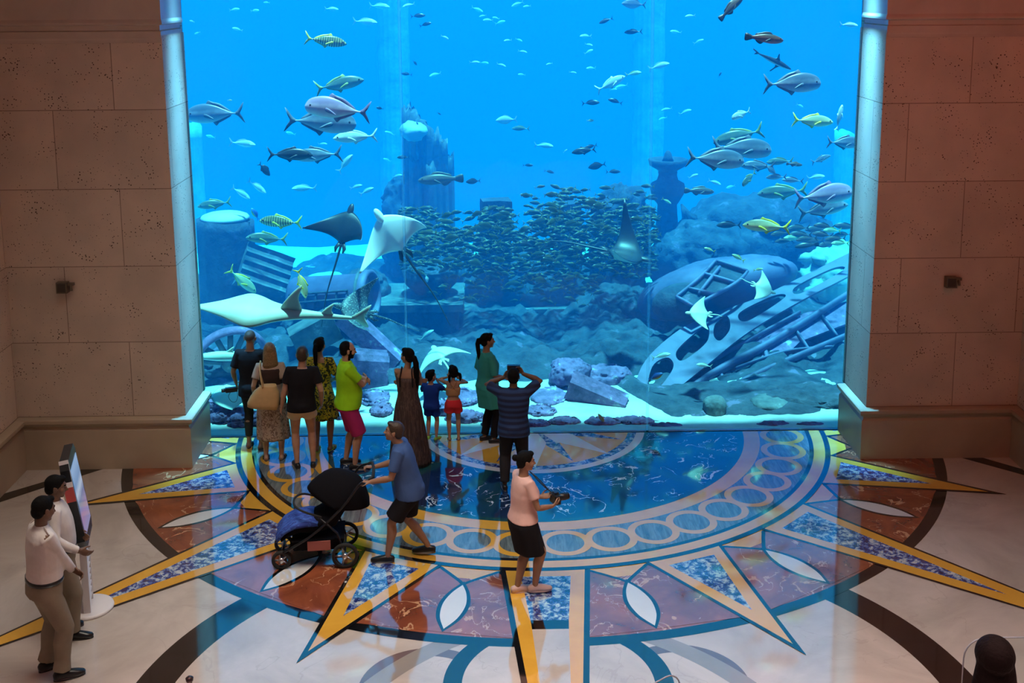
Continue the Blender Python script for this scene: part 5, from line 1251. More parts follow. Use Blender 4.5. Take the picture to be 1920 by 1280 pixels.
# smaller single fish: each label names the place
SM = [
 ('jack', 'pale', 455, 269, 50, 1, -6, 5, 'pale fish left of the silver-fish pair'), ('jack', 'pale', 648, 306, 44, 1, 50, 5, 'pale fish rising below the silver fish tail'), ('jack', 'pale', 570, 353, 46, -1, 0, 6, 'faint pale fish above the barred fish'),
 ('jack', 'pale', 482, 350, 42, 1, -34, 5, 'white fish heading down right above the stump'), ('jack', 'pale', 452, 362, 40, 1, -34, 5.4, 'second white fish just left of the one above the stump'), ('oval', 'blue', 478, 401, 26, -1, 60, 3.2, 'small blue and yellow fish above the barred fish'),
 ('jack', 'dark', 798, 46, 24, 1, 16, 6, 'small dark fish at the top beside the tall back column'), ('jack', 'dark', 784, 30, 28, 1, 4, 6, 'topmost small dark fish beside the tall back column'), ('jack', 'dark', 1187, 60, 34, -1, -3, 5, 'dark fish facing left at the top right of centre'), ('jack', 'dark', 1136, 39, 28, -1, -20, 5.5, 'brownish fish slanting down left at the top right of centre'),
 ('jack', 'dark', 1108, 193, 34, 1, 4, 5, 'dark fish heading right below the bright pale fish'), ('jack', 'dark', 1153, 190, 28, -1, 16, 5, 'dark fish facing left below the bright pale fish'), ('oval', 'dark', 1119, 311, 34, -1, -12, 4.6, 'dark oval fish below the dark fish left of the lantern'), ('jack', 'dark', 1107, 275, 26, -1, -14, 5, 'small dark fish overlapping the dark oval one left of the lantern'),
 ('jack', 'dark', 762, 139, 22, -1, 6, 7, 'small dark fish in front of the tall left back column'), ('oval', 'dark', 778, 118, 12, 1, -50, 7, 'tiny dark fish right of the tall left back column'), ('jack', 'dark', 823, 213, 10, 1, -30, 7, 'tiny dark fish above the broken tower'), ('jack', 'dark', 1350, 140, 12, 1, 60, 6, 'tiny dark fish left of the blue-silver fish'),
 ('oval', 'dark', 887, 340, 28, -1, -4, 5, 'small dark fish following the long brown fish'), ('jack', 'pale', 685, 41, 46, 1, -4, 7, 'pale fish near the top left of the tall back column'), ('jack', 'pale', 622, 17, 26, 1, -4, 8, 'faint pale fish at the top left'), ('jack', 'pale', 712, 12, 40, 1, -4, 9, 'pale fish at the top edge by the tall left back column'), ('jack', 'pale', 766, 10, 24, -1, -14, 8, 'white fish at the top edge right of the tall left back column'),
 ('jack', 'pale', 834, 70, 16, 1, -24, 7, 'small white fish right of the tall left back column'), ('oval', 'pale', 949, 225, 40, -1, -4, 6, 'pale round fish in open water at centre'), ('jack', 'green', 976, 241, 34, -1, 0, 6, 'greenish fish right below the pale round fish at centre'), ('jack', 'pale', 1020, 273, 36, 1, -4, 7, 'pale cyan fish right of centre above the school'), ('jack', 'pale', 1236, 124, 42, 1, 14, 6, 'pale fish in front of the right back column'), ('jack', 'yellow', 1188, 138, 30, 1, 10, 6, 'yellowish fish left of the right back column'),
 ('oval', 'silver', 1188, 8, 46, -1, 4, 5, 'grey round fish at the top edge above the dark fish'), ('jack', 'pale', 1294, 30, 20, -1, -6, 7, 'small pale fish right of the right back column'), ('jack', 'pale', 1592, 47, 34, 1, -4, 4, 'white fish at the upper right pillar'), ('oval', 'yellow', 431, 188, 9, 1, 0, 4, 'tiny yellow fish above the grey-blue fish at left'), ('oval', 'blue', 1230, 706, 30, 1, 30, .7, 'blue fish with yellow band by the right glass seam'),
 ('jack', 'yellow', 1128, 786, 26, -1, 60, .45, 'small yellow and blue fish low at the sill right of centre'), ('jack', 'yellow', 1330, 468, 22, -1, 20, 2.6, 'pale fish with yellow tail above the wreck hatch'), ('jack', 'yellow', 1384, 483, 28, -1, 30, 2.4, 'blue-white fish with yellow back above the wreck'), ('jack', 'yellow', 1422, 505, 18, 1, 10, 2.4, 'small yellow and blue fish right of the wreck hatch'), ('jack', 'pale', 1240, 667, 36, 1, 14, 1.6, 'pale fish inside the opening of the lattice wing'), ('jack', 'pale', 1320, 685, 30, -1, 10, 1.4, 'slim pale fish under the lattice wing'),
 ('jack', 'dark', 1366, 422, 46, -1, 0, 3.2, 'dark fish left of the bright yellow fish'), ('grouper', 'dark', 1512, 460, 44, -1, -6, 3.4, 'dark fish heading left below the brownish shoal at right'), ('oval', 'yellow', 1107, 226, 14, 1, 0, 5, 'tiny yellow-banded fish below the pair of dark fish'), ('jack', 'dark', 1030, 322, 20, 1, -14, 6, 'small dark fish above the right of the school'), ('jack', 'dark', 990, 310, 20, 1, 0, 6.4, 'small dark fish above the middle of the school'), ('jack', 'dark', 756, 295, 24, -1, 0, 5, 'dark fish left of the broken tower'),
 ('jack', 'pale', 800, 628, 34, 1, 36, 4, 'pale slim fish in front of the large square block'), ('oval', 'pale', 800, 522, 16, 1, -80, 4.4, 'pale fish nose down in front of the stone bowl'), ('jack', 'pale', 668, 350, 24, 1, 14, 7, 'faint fish right of the pale one above the barred fish'), ('jack', 'pale', 605, 270, 18, 1, 0, 8, 'small faint fish under the silver pair'), ('oval', 'dark', 712, 203, 14, -1, 12, 5, 'tiny dark fish right of the pinkish fish'), ('jack', 'pale', 688, 358, 30, 1, 26, 6, 'faint slender fish above the spread ray'),
 ('jack', 'pale', 1060, 283, 10, 1, 40, 7, 'tiny pale fish right of centre'), ('jack', 'silver', 1455, 332, 40, -1, 0, 3.4, 'silver fish left of the two near the right cluster tail'), ('jack', 'silver', 1486, 338, 40, -1, 4, 3.6, 'silver fish right of centre in the right cluster tail'), ('jack', 'pale', 1530, 332, 34, 1, 6, 5, 'slim pale fish left of the right edge'), ('jack', 'green', 1462, 303, 50, -1, -4, 4, 'green-grey fish beside the small brown one at right'), ('oval', 'silver', 1445, 318, 26, 1, -40, 3.2, 'small silver fish turned away under the right cluster'),
 ('jack', 'pale', 1300, 330, 20, 1, 20, 6, 'pale fish right of the lantern dish'), ('jack', 'pale', 1340, 342, 26, 1, -20, 6, 'pale fish under the silver fish of the right cluster'), ('jack', 'dark', 1222, 372, 24, 1, -4, 5, 'dark fish in front of the lantern waist'), ('jack', 'yellow', 1250, 377, 20, 1, -30, 5, 'yellowish fish in front of the lantern shaft'), ('jack', 'dark', 1150, 322, 28, 1, 0, 5.4, 'dark fish above the algae rock'),
]
for s_, c, u, v, Lp, d, t, Y, lab in SM: small_fish(s_, c, lab, u, v, Lp, d, t, Y, random.uniform(-12, 12))
# faint far fish near the surface
FAR = [(895, 18), (905, 30), (970, 8), (988, 12), (930, 34), (938, 42), (915, 38), (952, 76), (973, 75), (980, 97), (890, 117), (908, 118), (940, 122), (978, 140), (1030, 120), (1098, 68), (1104, 84), (1104, 97), (1074, 136), (1108, 128), (816, 140), (1150, 168), (1165, 162), (1285, 210), (1250, 205), (1243, 222), (1267, 60), (1310, 78), (500, 5), (478, 20), (440, 18), (360, 40), (370, 62), (445, 55), (545, 250), (395, 256), (726, 300), (731, 250), (745, 330), (1500, 198), (1370, 350)]
for i, (u, v) in enumerate(FAR):
    r_ = random.Random(i); small_fish('jack', 'pale', 'small faint silvery fish far off in the bright water', u, v, r_.uniform(12, 26), r_.choice((-1, 1)), r_.uniform(-25, 25), r_.uniform(8, 12), r_.uniform(-30, 30), 'faint silvery fish in the far water')
# brownish shoal at the right
for i, (u, v) in enumerate([(1462, 438), (1470, 452), (1488, 446), (1500, 440), (1512, 448), (1530, 430), (1545, 424), (1560, 432), (1542, 440), (1566, 448), (1580, 440), (1552, 458), (1575, 456), (1496, 428), (1586, 425), (1525, 452)]):
    r_ = random.Random(i+90); small_fish('jack', 'yellow' if i % 5 == 2 else 'brown', 'brownish fish of the shoal above the wreck at the right edge', u, v, r_.uniform(34, 46), -1, r_.uniform(-8, 8), r_.uniform(3.6, 5), r_.uniform(-15, 15), 'brownish shoal at the right')
# the dense school around the posts
def school_ok(u, v, r_):
    # outline of the school: wide waist, gaps beside the posts
    if v < 350: lo, hi = 1110, 1215
    elif v < 390: lo, hi = 980, 1222
    elif v < 520: lo, hi = 755, 1228
    else: lo, hi = 810, 1130
    if not lo <= u <= hi: return False
    if 838 < u < 900 and 375 < v < 425 and r_.random() < .8: return False
    if 958 < u < 990 and 385 < v < 425 and r_.random() < .75: return False
    if u < 880 and v > 505 and r_.random() < .6: return False
    return True
r_ = random.Random(5); cnt = 0; pts_ = []
GR = 'dense school of brownish fish'
while cnt < 150:
    u = r_.uniform(750, 1232); v = r_.triangular(335, 575, 440)
    if not school_ok(u, v, r_): continue
    cnt += 1
    small_fish('jack' if cnt % 4 else 'oval', 'school' if cnt % 7 else 'dark', 'small brownish fish of the dense school in the middle of the tank', u, v, r_.uniform(24, 34), r_.choice((-1, -1, 1)), r_.uniform(-22, 22), r_.uniform(3.4, 5.2), r_.uniform(-35, 35), GR)
# the rest of the school, too many to count, farther back
src = fish_lib('jack', 'school')[1]; vs = np.zeros(len(src.vertices)*3); src.vertices.foreach_get('co', vs); vs = vs.reshape(-1, 3); fs = [tuple(p.vertices) for p in src.polygons]; fmi = [p.material_index for p in src.polygons]
b = MB(); k_ = 0
while k_ < 1150:
    u = r_.uniform(750, 1232); v = r_.triangular(335, 580, 450)
    if not school_ok(u, v, r_): continue
    k_ += 1; P = at(u, v, r_.uniform(4.4, 5.6)); s_ = r_.uniform(18, 30)/ppm(P)
    R = np.array(Matrix.Rotation(r_.choice((0, PI))+r_.uniform(-.6, .6), 3, 'Z') @ Matrix.Rotation(r_.uniform(-.4, .4), 3, 'Y'))
    q = vs @ R.T * s_ + np.array(P); o0 = len(b.v); b.v += [tuple(x) for x in q]; b.f += [tuple(t+o0 for t in f) for f in fs]; b.mi += fmi
b.mats = list(src.materials); o = b.build('fish_school'); tag(o, 'far part of the dense brownish fish school around the posts', 'fish', kind='stuff')

# ------------------------------------------------------------------ rays and their kin
RAY_TOP = plain('ray_dark_back', (.014, .018, .024), .45, var=.2, vscale=6); RAY_BELLY = plain('ray_white_belly', (.86, .88, .86), .5, var=.04, vscale=5); RAY_PALE = plain('ray_pale_back', (.52, .58, .48), .5, var=.08, vscale=5); RAY_TAN = plain('ray_tan_back', (.50, .47, .38), .5, var=.1, vscale=4)
m, nt, b_ = newmat('ray_spotted_back'); vo = N(nt, 'ShaderNodeTexVoronoi', i_Scale=42.0); L(nt, coords(nt), vo.inputs['Vector']); rr_ = ramp(nt, vo.outputs['Distance'], [(.22, (.4, .42, .4)), (.32, (.05, .065, .08))]); L(nt, rr_.outputs[0], b_.inputs['Base Color']); RAY_SPOT = m
def ray_fish(label, f, n, P, span, top, belly, bend=(.3, .3), tip_bend=(.0, .0), chord=.62, tail=1.0, sweep=.28, round_=False, cat='ray'):
    """eagle ray: swept wings with depth, head lobe, whip tail. f = heading, n = its upward side"""
    b = MB(); rows = 33; nc = 12; rings = []; h = span/2
    for i in range(rows):
        t = -1+2*i/(rows-1); a = abs(t); s_ = math.copysign(1, t)
        if round_: xl = chord*.55*(1-a**1.6)*1.0-.02; xt = -chord*.45*(1-a**2.2)
        else: xl = chord*.42*(1-a**1.5) - sweep*a**1.5*.55; xt = -chord*.40*(1-a**.8) - sweep*.62*a**1.1 + .05*math.sin(PI*a)
        xl *= span; xt *= span
        if xl < xt+.004: xl = xt+.004
        th = span*(.060*(1-a)**1.2+.006)
        k = 0 if t < 0 else 1; z = bend[k]*h*a*a + tip_bend[k]*h*a**4; y = h*t*(1-.18*abs(bend[k])*a)
        ring = []
        for j in range(nc):
            c = 2*PI*j/nc; x = (xl+xt)/2+(xl-xt)/2*math.cos(c); zz = th*math.sin(c)*(.9 if math.sin(c) > 0 else .55)
            ring.append((x, y, z+zz))
        rings.append(ring)
    b.loft(rings, top); n_r = (rows-1)*nc
    bi = b.m(belly)
    for q in range(n_r):
        if (q % nc) >= nc//2: b.mi[q] = bi
    b.mi[n_r] = bi
    o = b.build('ray'); F = Vector(f).normalized(); U = Vector(n); U = (U-F*U.dot(F)).normalized(); Yv = U.cross(F)
    M_ = Matrix((F, Yv, U)).transposed().to_4x4(); M_.translation = P; o.matrix_world = M_
    if not round_:
        b = MB(); b.ball((span*chord*.42, 0, 0), (span*.11, span*.050, span*.036), top, 18, 12); bi = b.m(belly)
        for q, fc in enumerate(b.f):
            if sum(b.v[k][2] for k in fc)/len(fc) < -.004: b.mi[q] = bi
        b.build('head', o)
        for s_ in (-1, 1): 
            b = MB(); b.tube([(-span*.20, s_*span*.02, 0), (-span*.30, s_*span*.07, 0), (-span*.36, s_*span*.06, 0)], [(span*.03, span*.010), (span*.028, span*.008), (span*.01, span*.004)], top, 8); b.build('pelvic_fin', o)
    b = MB(); T_ = spline([(-span*.22, 0, 0), (-span*.5, 0, .0), (-span*(.5+tail*.35), span*.03, -span*.03*tail), (-span*(.5+tail*.7), span*.02, -span*.10*tail)], 6); b.tube(T_, [span*.020*(1-.85*i/(len(T_)-1)) for i in range(len(T_))], top, 8); b.build('tail', o)
    tag(o, label, cat); return o
Pk = lambda u, v, Y: at(u, v, Y)
ray_fish('eagle ray with dark back and lifted wings, left of the white-bellied ray', (.25, .35, .9), (-.35, -.9, .35), Pk(648, 428, 2.3), 1.15, RAY_TOP, RAY_BELLY, (.45, .55), (.2, .2), tail=1.3)
ray_fish('large eagle ray showing its white belly, left of the fish school', (-.55, .15, .82), (.25, .95, .05), Pk(735, 440, 1.9), 1.35, RAY_TOP, RAY_BELLY, (-.25, .30), (-.35, -.55), tail=1.1)
ray_fish('dark eagle ray with one wing raised in front of the algae rock', (.95, -.15, -.2), (.1, -.35, .9), Pk(1172, 478, 3.0), 1.30, RAY_TOP, RAY_PALE, (.55, .9), (.1, .25), tail=.9)
ray_fish('spotted eagle ray with curled wing under the boiler', (-.75, -.25, .30), (.25, -.75, .6), Pk(668, 582, 2.0), 1.10, RAY_SPOT, RAY_BELLY, (.4, .6), (.2, .3), tail=.8)
ray_fish('small pale ray above the wreck, nose to the right', (.85, -.1, -.35), (.1, -.75, .65), Pk(1430, 540, 2.2), .58, RAY_PALE, RAY_BELLY, (.15, .15), tail=.3, chord=.7)
ray_fish('small pale greenish ray in front of the lattice wing', (-.9, -.1, .1), (.1, -.75, .65), Pk(1312, 588, 1.6), .60, RAY_PALE, RAY_BELLY, (.15, .15), tail=.2, chord=.7)
ray_fish('broad pale ray with upturned tail behind the two children', (-.3, .85, .1), (-.1, -.6, .75), Pk(822, 664, 1.7), 1.0, RAY_PALE, RAY_BELLY, (-.30, -.30), tail=.8, chord=.55)
ray_fish('flat pale ray resting on the sand beside the left plinth', (.9, .3, 0), (0, -.25, 1), Pk(430, 742, 1.0), .75, RAY_PALE, RAY_BELLY, (-.05, -.05), tail=.6, round_=True, chord=.8)
def long_fish(label, P, f, n, Ln, prof, top, belly, fins, cat, name):
    """flattened shark-like body: prof = (x, half width, height up, height down)"""
    b = MB(); rings = []; Q = spline([Vector(q) if len(q) == 3 else Vector((q[0], q[1], q[2], q[3])) for q in prof], 5); nc = 20
    for q in Q:
        ring = []
        for j in range(nc):
            a = 2*PI*j/nc; ring.append((q[0]*Ln, q[1]*Ln*math.cos(a), (q[2] if math.sin(a) > 0 else q[3])*Ln*math.sin(a)))
        rings.append(ring)
    b.loft(rings, top); bi = b.m(belly)
    for k in range((len(Q)-1)*nc):
        if (k % nc) >= nc//2: b.mi[k] = bi
    o = b.build(name); F = Vector(f).normalized(); U = Vector(n); U = (U-F*U.dot(F)).normalized(); M_ = Matrix((F, U.cross(F), U)).transposed().to_4x4(); M_.translation = P; o.matrix_world = M_
    for nm, pts in fins:
        fm = fin_mesh(pts, .008, top); fm.v = [(x*Ln, y*Ln, z*Ln) for x, y, z in fm.v]; fm.build(nm, o)
    tag(o, label, cat); return o
G = long_fish('long pale guitar-shaped ray gliding left with tall pointed fins', Pk(520, 586, .95), (-.98, -.1, .12), (0, -.42, .9), 2.55,
    [(-.5, .004, .010, .008), (-.40, .012, .016, .012), (-.25, .022, .026, .020), (-.10, .045, .034, .026), (.02, .085, .040, .028), (.10, .130, .044, .026), (.17, .150, .042, .022), (.24, .120, .038, .020), (.32, .075, .028, .016), (.42, .034, .014, .010), (.5, .006, .004, .004)], RAY_TAN, RAY_BELLY,
    [('dorsal_fin', [(-.02, .026), (-.06, .13), (-.12, .215), (-.135, .215), (-.12, .12), (-.14, .022)]), ('rear_dorsal_fin', [(-.26, .018), (-.29, .07), (-.325, .105), (-.33, .10), (-.32, .05), (-.33, .015)]), ('tail_fin', [(-.44, .010), (-.49, .06), (-.545, .115), (-.55, .10), (-.52, .02), (-.55, -.05), (-.53, -.06), (-.47, -.015)])], 'ray', 'guitarfish')
long_fish('pale shark nosing left behind the person in black', Pk(436, 668, 1.4), (-.97, -.15, .05), (0, -.2, 1), 1.15,
    [(-.5, .006, .012, .012), (-.35, .025, .03, .028), (-.1, .06, .065, .055), (.15, .075, .075, .055), (.32, .066, .055, .04), (.44, .040, .030, .026), (.5, .008, .008, .008)], RAY_PALE, RAY_BELLY,
    [('dorsal_fin', [(.10, .06), (.04, .11), (-.01, .15), (-.02, .14), (.0, .09), (-.02, .06)]), ('tail_fin', [(-.44, .010), (-.52, .08), (-.58, .15), (-.57, .09), (-.53, .0), (-.56, -.06), (-.47, -.015)])], 'shark', 'shark')
long_fish('small shark seen from below near the top right', Pk(1452, 115, 3.2), (.75, .25, -.35), (-.2, -.5, .85), .72,
    [(-.5, .008, .012, .012), (-.35, .03, .03, .028), (-.1, .07, .065, .055), (.15, .085, .075, .055), (.32, .07, .055, .04), (.44, .04, .03, .026), (.5, .008, .008, .008)], RAY_TOP, RAY_PALE,
    [('dorsal_fin', [(.12, .06), (.05, .14), (-.01, .22), (-.03, .20), (.0, .1), (-.03, .06)]), ('ventral_fin', [(.2, -.04), (.14, -.14), (.09, -.26), (.06, -.25), (.10, -.12), (.08, -.05)]), ('tail_fin', [(-.44, .010), (-.54, .04), (-.66, .06), (-.64, .03), (-.53, .0), (-.56, -.06), (-.47, -.015)])], 'shark', 'shark')
# ------------------------------------------------------------------ things in the hall
def wl(loc, rz, p):
    a = math.radians(rz); x, y, z = p; return Vector((loc[0]+x*math.cos(a)-y*math.sin(a), loc[1]+x*math.sin(a)+y*math.cos(a), loc[2]+z))
# stroller: local +x towards its front (left in the picture), handle behind
sp = onfloor(612, 1052); hl = wl(L_STROLL[0], 86, tuple((P_STROLL.wri[0]+P_STROLL.wri[1])*.5*P_STROLL.k))
hx = .60
sx_ = hl.x-hx-.04; sy_ = hl.y
sr = empty('stroller', (sx_, sy_, 0), PI+math.radians(6)); tag(sr, 'dark baby stroller with hood pushed by the man in blue polo', 'stroller')
# in local frame x forward (towards -X world)
ST_BLK = plain('stroller_fabric', (.007, .007, .010), .9, spec=.12, bumpy=(.3, .01), vscale=20); ST_BLUE = pattern('blue_blanket', [(0, (.02, .05, .30)), (.5, (.05, .14, .55)), (.62, (.02, .05, .28))], 9, (1, 5, 1)); ST_TUBE = plain('stroller_tube', (.03, .03, .035), .3, .6); RUBBER = plain('rubber', (.012, .012, .012), .8); ST_PINK = plain('basket_print', (.42, .14, .12), .7)
def wheel(x, y, r, parent):
    b = MB(); M_ = Matrix.Rotation(PI/2, 3, 'X')
    prof = [(r-.035, -.018), (r-.012, -.026), (r, -.014), (r, .014), (r-.012, .026), (r-.035, .018)]
    n = 28; rings = [[tuple(M_ @ Vector((q*math.cos(2*PI*j/n), q*math.sin(2*PI*j/n), z))) for j in range(n)] for q, z in prof+[prof[0]]]
    b.loft(rings, RUBBER, cap=False)
    o = b.build('wheel', parent); o.location = (x, y, r)
    b = MB(); b.lathe([(.004, -.03), (.03, -.028), (.03, .028), (.004, .03)], METAL, 16, M=M_)
    for k in range(5):
        a = 2*PI*k/5; b.tube([(.02*math.cos(a), 0, .02*math.sin(a)), ((r-.03)*math.cos(a), 0, (r-.03)*math.sin(a))], .009, METAL, 6)
    b.build('rim', o); return o
for y in (-.27, .27): wheel(-.30, y, .15, sr)
for y in (-.20, .20): wheel(.42, y, .11, sr)
for s_ in (-1, 1):
    y = s_*.25; b = MB()
    b.tube(spline([(-hx, y*.9, 1.03), (-.48, y, .98), (-.30, y, .74), (.05, y, .42), (.40, y*.85, .20)], 5), .014, ST_TUBE, 10)
    b.tube([(-.30, y, .15), (-.22, y, .42), (-.02, y, .62)], .013, ST_TUBE, 10); b.build('side_tube', sr)
b = MB(); b.tube(spline([(-hx+.01, -.226, 1.03), (-hx-.035, -.20, 1.045), (-hx-.05, 0, 1.05), (-hx-.035, .20, 1.045), (-hx+.01, .226, 1.03)], 5), .018, RUBBER, 12); b.build('handlebar', sr)
b = MB(); b.tube([(-.30, -.27, .15), (-.30, .27, .15)], .012, ST_TUBE); b.tube([(.42, -.20, .14), (.40, -.10, .20), (.40, .10, .20), (.42, .20, .14)], .012, ST_TUBE); b.build('axle', sr)
# seat tub, hood, blanket, basket
b = MB(); rings = []
for x, z, w, h in ((-.34, .86, .17, .04), (-.28, .72, .20, .10), (-.16, .56, .215, .12), (.04, .47, .21, .10), (.24, .46, .20, .08), (.34, .40, .19, .05), (.42, .32, .17, .03)):
    rings.append([(x+h*.4*math.sin(a), w*math.copysign(abs(math.cos(a))**.7, math.cos(a)), z+h*math.sin(a)) for a in [2*PI*j/20 for j in range(20)]])
b.loft(rings, ST_BLK); b.build('seat', sr)
b = MB(); rings = []
for i in range(13):
    th = math.radians(28+i*13.5); rings.append([])
    for j in range(25):
        t = PI*j/24; rg = 1+.02*math.cos(i*PI/2)
        rings[-1].append((-.22+.36*rg*math.cos(th)*math.sin(t), .245*math.cos(t), .70+.37*rg*math.sin(th)*math.sin(t)))
b.loft(rings, ST_BLK, cap=False, closed=False); o = b.build('hood', sr); sd_ = o.modifiers.new('thick', 'SOLIDIFY'); sd_.thickness = .012
b = MB(); rings = []
for x, z, w in ((.00, .575, .215), (.12, .585, .23), (.26, .565, .23), (.38, .50, .215), (.47, .40, .19)):
    rings.append([(x+.012*math.sin(9*t)*1, w*math.cos(t)*1.02, z-.06+.07*math.sin(t)) for t in [2*PI*j/24 for j in range(24)]])
b.loft(rings, ST_BLUE); b.build('blanket', sr)
b = MB(); b.loft([[(-.26, -.2, .20), (.28, -.18, .20), (.28, .18, .20), (-.26, .2, .20)], [(-.30, -.23, .34), (.30, -.21, .32), (.30, .21, .32), (-.30, .23, .34)]], ST_BLK); bs = b.build('basket', sr, smooth=False)
b = MB(); b.box((-.14, .222, .215), (.12, .238, .325), ST_PINK, M=Matrix.Rotation(.0, 3, 'X')); o = b.build('printed_panel', bs, smooth=False); o['label'] = 'reddish printed panel'
b = MB(); b.tube(spline([(-.05, -.25, .62), (.16, -.23, .70), (.26, -.1, .72), (.26, .1, .72), (.16, .23, .70), (-.05, .25, .62)], 4), .013, RUBBER, 8); b.build('bumper_bar', sr)
# tote bag at the back of the blond woman
tl = fl_(514, 862); p0 = wl(tl, 4, (-.10, -.235, .86))
bag = empty('tote_bag', p0, math.radians(4)); tag(bag, 'tan leather tote bag hanging behind the blond woman in the long skirt', 'bag')
b = MB(); rings = []
for z, w, d in ((0, .20, .07), (.06, .215, .085), (.16, .20, .075), (.24, .17, .06), (.30, .12, .048), (.33, .10, .044)):
    rings.append([(w*math.copysign(abs(math.cos(a))**.6, math.cos(a))+.10*(z/.33), d*math.copysign(abs(math.sin(a))**.8, math.sin(a)), z-.03*math.cos(a)*(1-z/.33)) for a in [2*PI*j/28 for j in range(28)]])
rings.append([(.10+(x-.10)*.85, y*.7, z-.03) for x, y, z in rings[-1]])
b.loft(rings, LEATHER); b.build('bag_body', bag)
b = MB()
for y in (-.05, .05): b.tube(spline([(.03, y, .30), (.0, y*.7+.02, .44), (-.02, .10, .56), (-.02, .20, .60)], 5), [(.014, .006)]*16, LEATHER, 8)
b.build('strap', bag)
# device held by the person in black
p0 = wl(fl_(478, 840), -8, tuple(Vector(P_BLACK.wri[0])*P_BLACK.k+Vector((-.02, .0, -.09)))); b = MB()
cb = empty('camcorder', p0, math.radians(20)); tag(cb, 'small black camcorder dangling from the hand of the person in black', 'camera')
b.box((-.14, -.03, -.035), (.03, .035, .03), PLASTIC); b.build('camera_body', cb, smooth=False)
b = MB(); b.lathe([(.005, 0), (.028, 0), (.028, .05), (.022, .055), (.005, .055)], PLASTIC, 16, M=Matrix.Rotation(-PI/2, 3, 'Y')); o = b.build('lens', cb); o.location = (-.14, 0, 0)
b = MB(); b.tube(spline([(-.06, 0, -.03), (-.10, 0, -.10), (-.06, 0, -.18), (.0, 0, -.19), (.03, 0, -.12), (.02, 0, -.03)], 5), .004, PLASTIC, 6); b.build('strap', cb)
# camera held by the woman in pink
w0, w1 = P_PINK.wri[0]*P_PINK.k, P_PINK.wri[1]*P_PINK.k; mid = (w0+w1)*.5+Vector((0, .11, .015))
cam_o = empty('camera', wl(L_PINK[0], L_PINK[1], tuple(mid)), math.radians(L_PINK[1])); tag(cam_o, 'black photo camera held by the woman in the pale pink top', 'camera')
b = MB(); b.box((-.07, -.035, -.05), (.07, .035, .05), PLASTIC); b.box((-.028, -.02, .05), (.028, .03, .075), PLASTIC); b.build('camera_body', cam_o, smooth=False)
b = MB(); b.lathe([(.01, .03), (.040, .03), (.042, .10), (.038, .16), (.01, .16)], PLASTIC, 20, M=Matrix.Rotation(-PI/2, 3, 'X')); b.build('lens', cam_o)
b = MB(); b.tube(spline([(-.07, 0, .03), (-.11, -.12, .15), (-.09, -.24, .30), (.0, -.30, .36), (.09, -.24, .30), (.11, -.12, .15), (.07, 0, .03)], 4), .006, PLASTIC, 6); b.build('neck_strap', cam_o)
# phone of the photographing man
w0, w1 = P_PHOTO.wri[0]*P_PHOTO.k, P_PHOTO.wri[1]*P_PHOTO.k; mid = (w0+w1)*.5+Vector((0, .07, .07)); b = MB()
b.box((-.085, -.03, -.05), (.085, .03, .05), PLASTIC); pc = b.build('camera', smooth=False); pc.location = wl(L_PHOTO[0], L_PHOTO[1], tuple(mid)); pc.rotation_euler = (0, 0, math.radians(-3)); tag(pc, 'black camera raised before the face of the man in the checked shirt', 'camera')
b = MB(); b.lathe([(.01, .03), (.034, .03), (.036, .08), (.01, .08)], PLASTIC, 18, M=Matrix.Rotation(-PI/2, 3, 'X')); b.build('lens', pc)
# information screen
kp = onfloor(172, 1140)
ks = empty('information_screen', (kp.x-.03, kp.y, 0), math.radians(14)); tag(ks, 'white information stand with tilted touch screen on a round base, beside the guards', 'screen')
K_WHITE = plain('powder_coat_white', (.78, .74, .74), .35); K_DARK = plain('dark_bezel', (.02, .022, .025), .25)
b = MB(); b.lathe([(.01, 0), (.255, 0), (.26, .012), (.255, .028), (.235, .034), (.01, .036)], K_WHITE, 48); b.build('base', ks)
for y in (-.15, .15):
    b = MB(); b.box((-.035, y-.018, .03), (.035, y+.018, .95), K_WHITE); b.build('leg', ks, smooth=False)
for i in range(11):
    z = .12+i*.070; b = MB(); b.box((-.012, -.14, -.011), (.03, .14, .011), K_WHITE, M=Matrix.Rotation(math.radians(24), 3, 'Y')); o = b.build('slat', ks, smooth=False); o.location = (0, 0, z)
# display head, screen facing +x
b = MB(); oc = [(-.30, .0), (-.30, .80), (-.24, .88), (.24, .88), (.30, .80), (.30, .0), (.24, -.08), (-.24, -.08)]
b.loft([[(-.045, y, z) for y, z in oc], [(.045, y, z) for y, z in oc]], K_DARK); hd = b.build('display_case', ks, smooth=False); hd.location = (.01, 0, .90); hd.rotation_euler = (0, math.radians(-8), 0)
m, nt, pb = newmat('screen_picture'); tc = N(nt, 'ShaderNodeTexCoord'); sx = N(nt, 'ShaderNodeSeparateXYZ'); L(nt, tc.outputs['Object'], sx.inputs[0]); mr = N(nt, 'ShaderNodeMapRange'); L(nt, sx.outputs[2], mr.inputs[0]); mr.inputs[1].default_value = .05; mr.inputs[2].default_value = .75
n_ = N(nt, 'ShaderNodeTexNoise', i_Scale=6.0, i_Detail=3.0); L(nt, tc.outputs['Object'], n_.inputs['Vector']); a_ = N(nt, 'ShaderNodeMath', operation='MULTIPLY_ADD'); L(nt, n_.outputs[0], a_.inputs[0]); a_.inputs[1].default_value = .10; L(nt, mr.outputs[0], a_.inputs[2])
rp = ramp(nt, a_.outputs[0], [(.05, (.28, .30, .55)), (.30, (.36, .22, .42)), (.52, (.16, .22, .42)), (.66, (.50, .62, .80)), (.80, (.18, .34, .62)), (1.0, (.30, .50, .80))]); em = pb; pb.inputs['Base Color'].default_value = (0.01, .01, .01, 1); pb.inputs['Roughness'].default_value = .1
L(nt, rp.outputs[0], pb.inputs['Emission Color']); pb.inputs['Emission Strength'].default_value = .7
b = MB(); b.box((.046, -.25, .03), (.050, .25, .77), m); b.build('screen', hd, smooth=False)
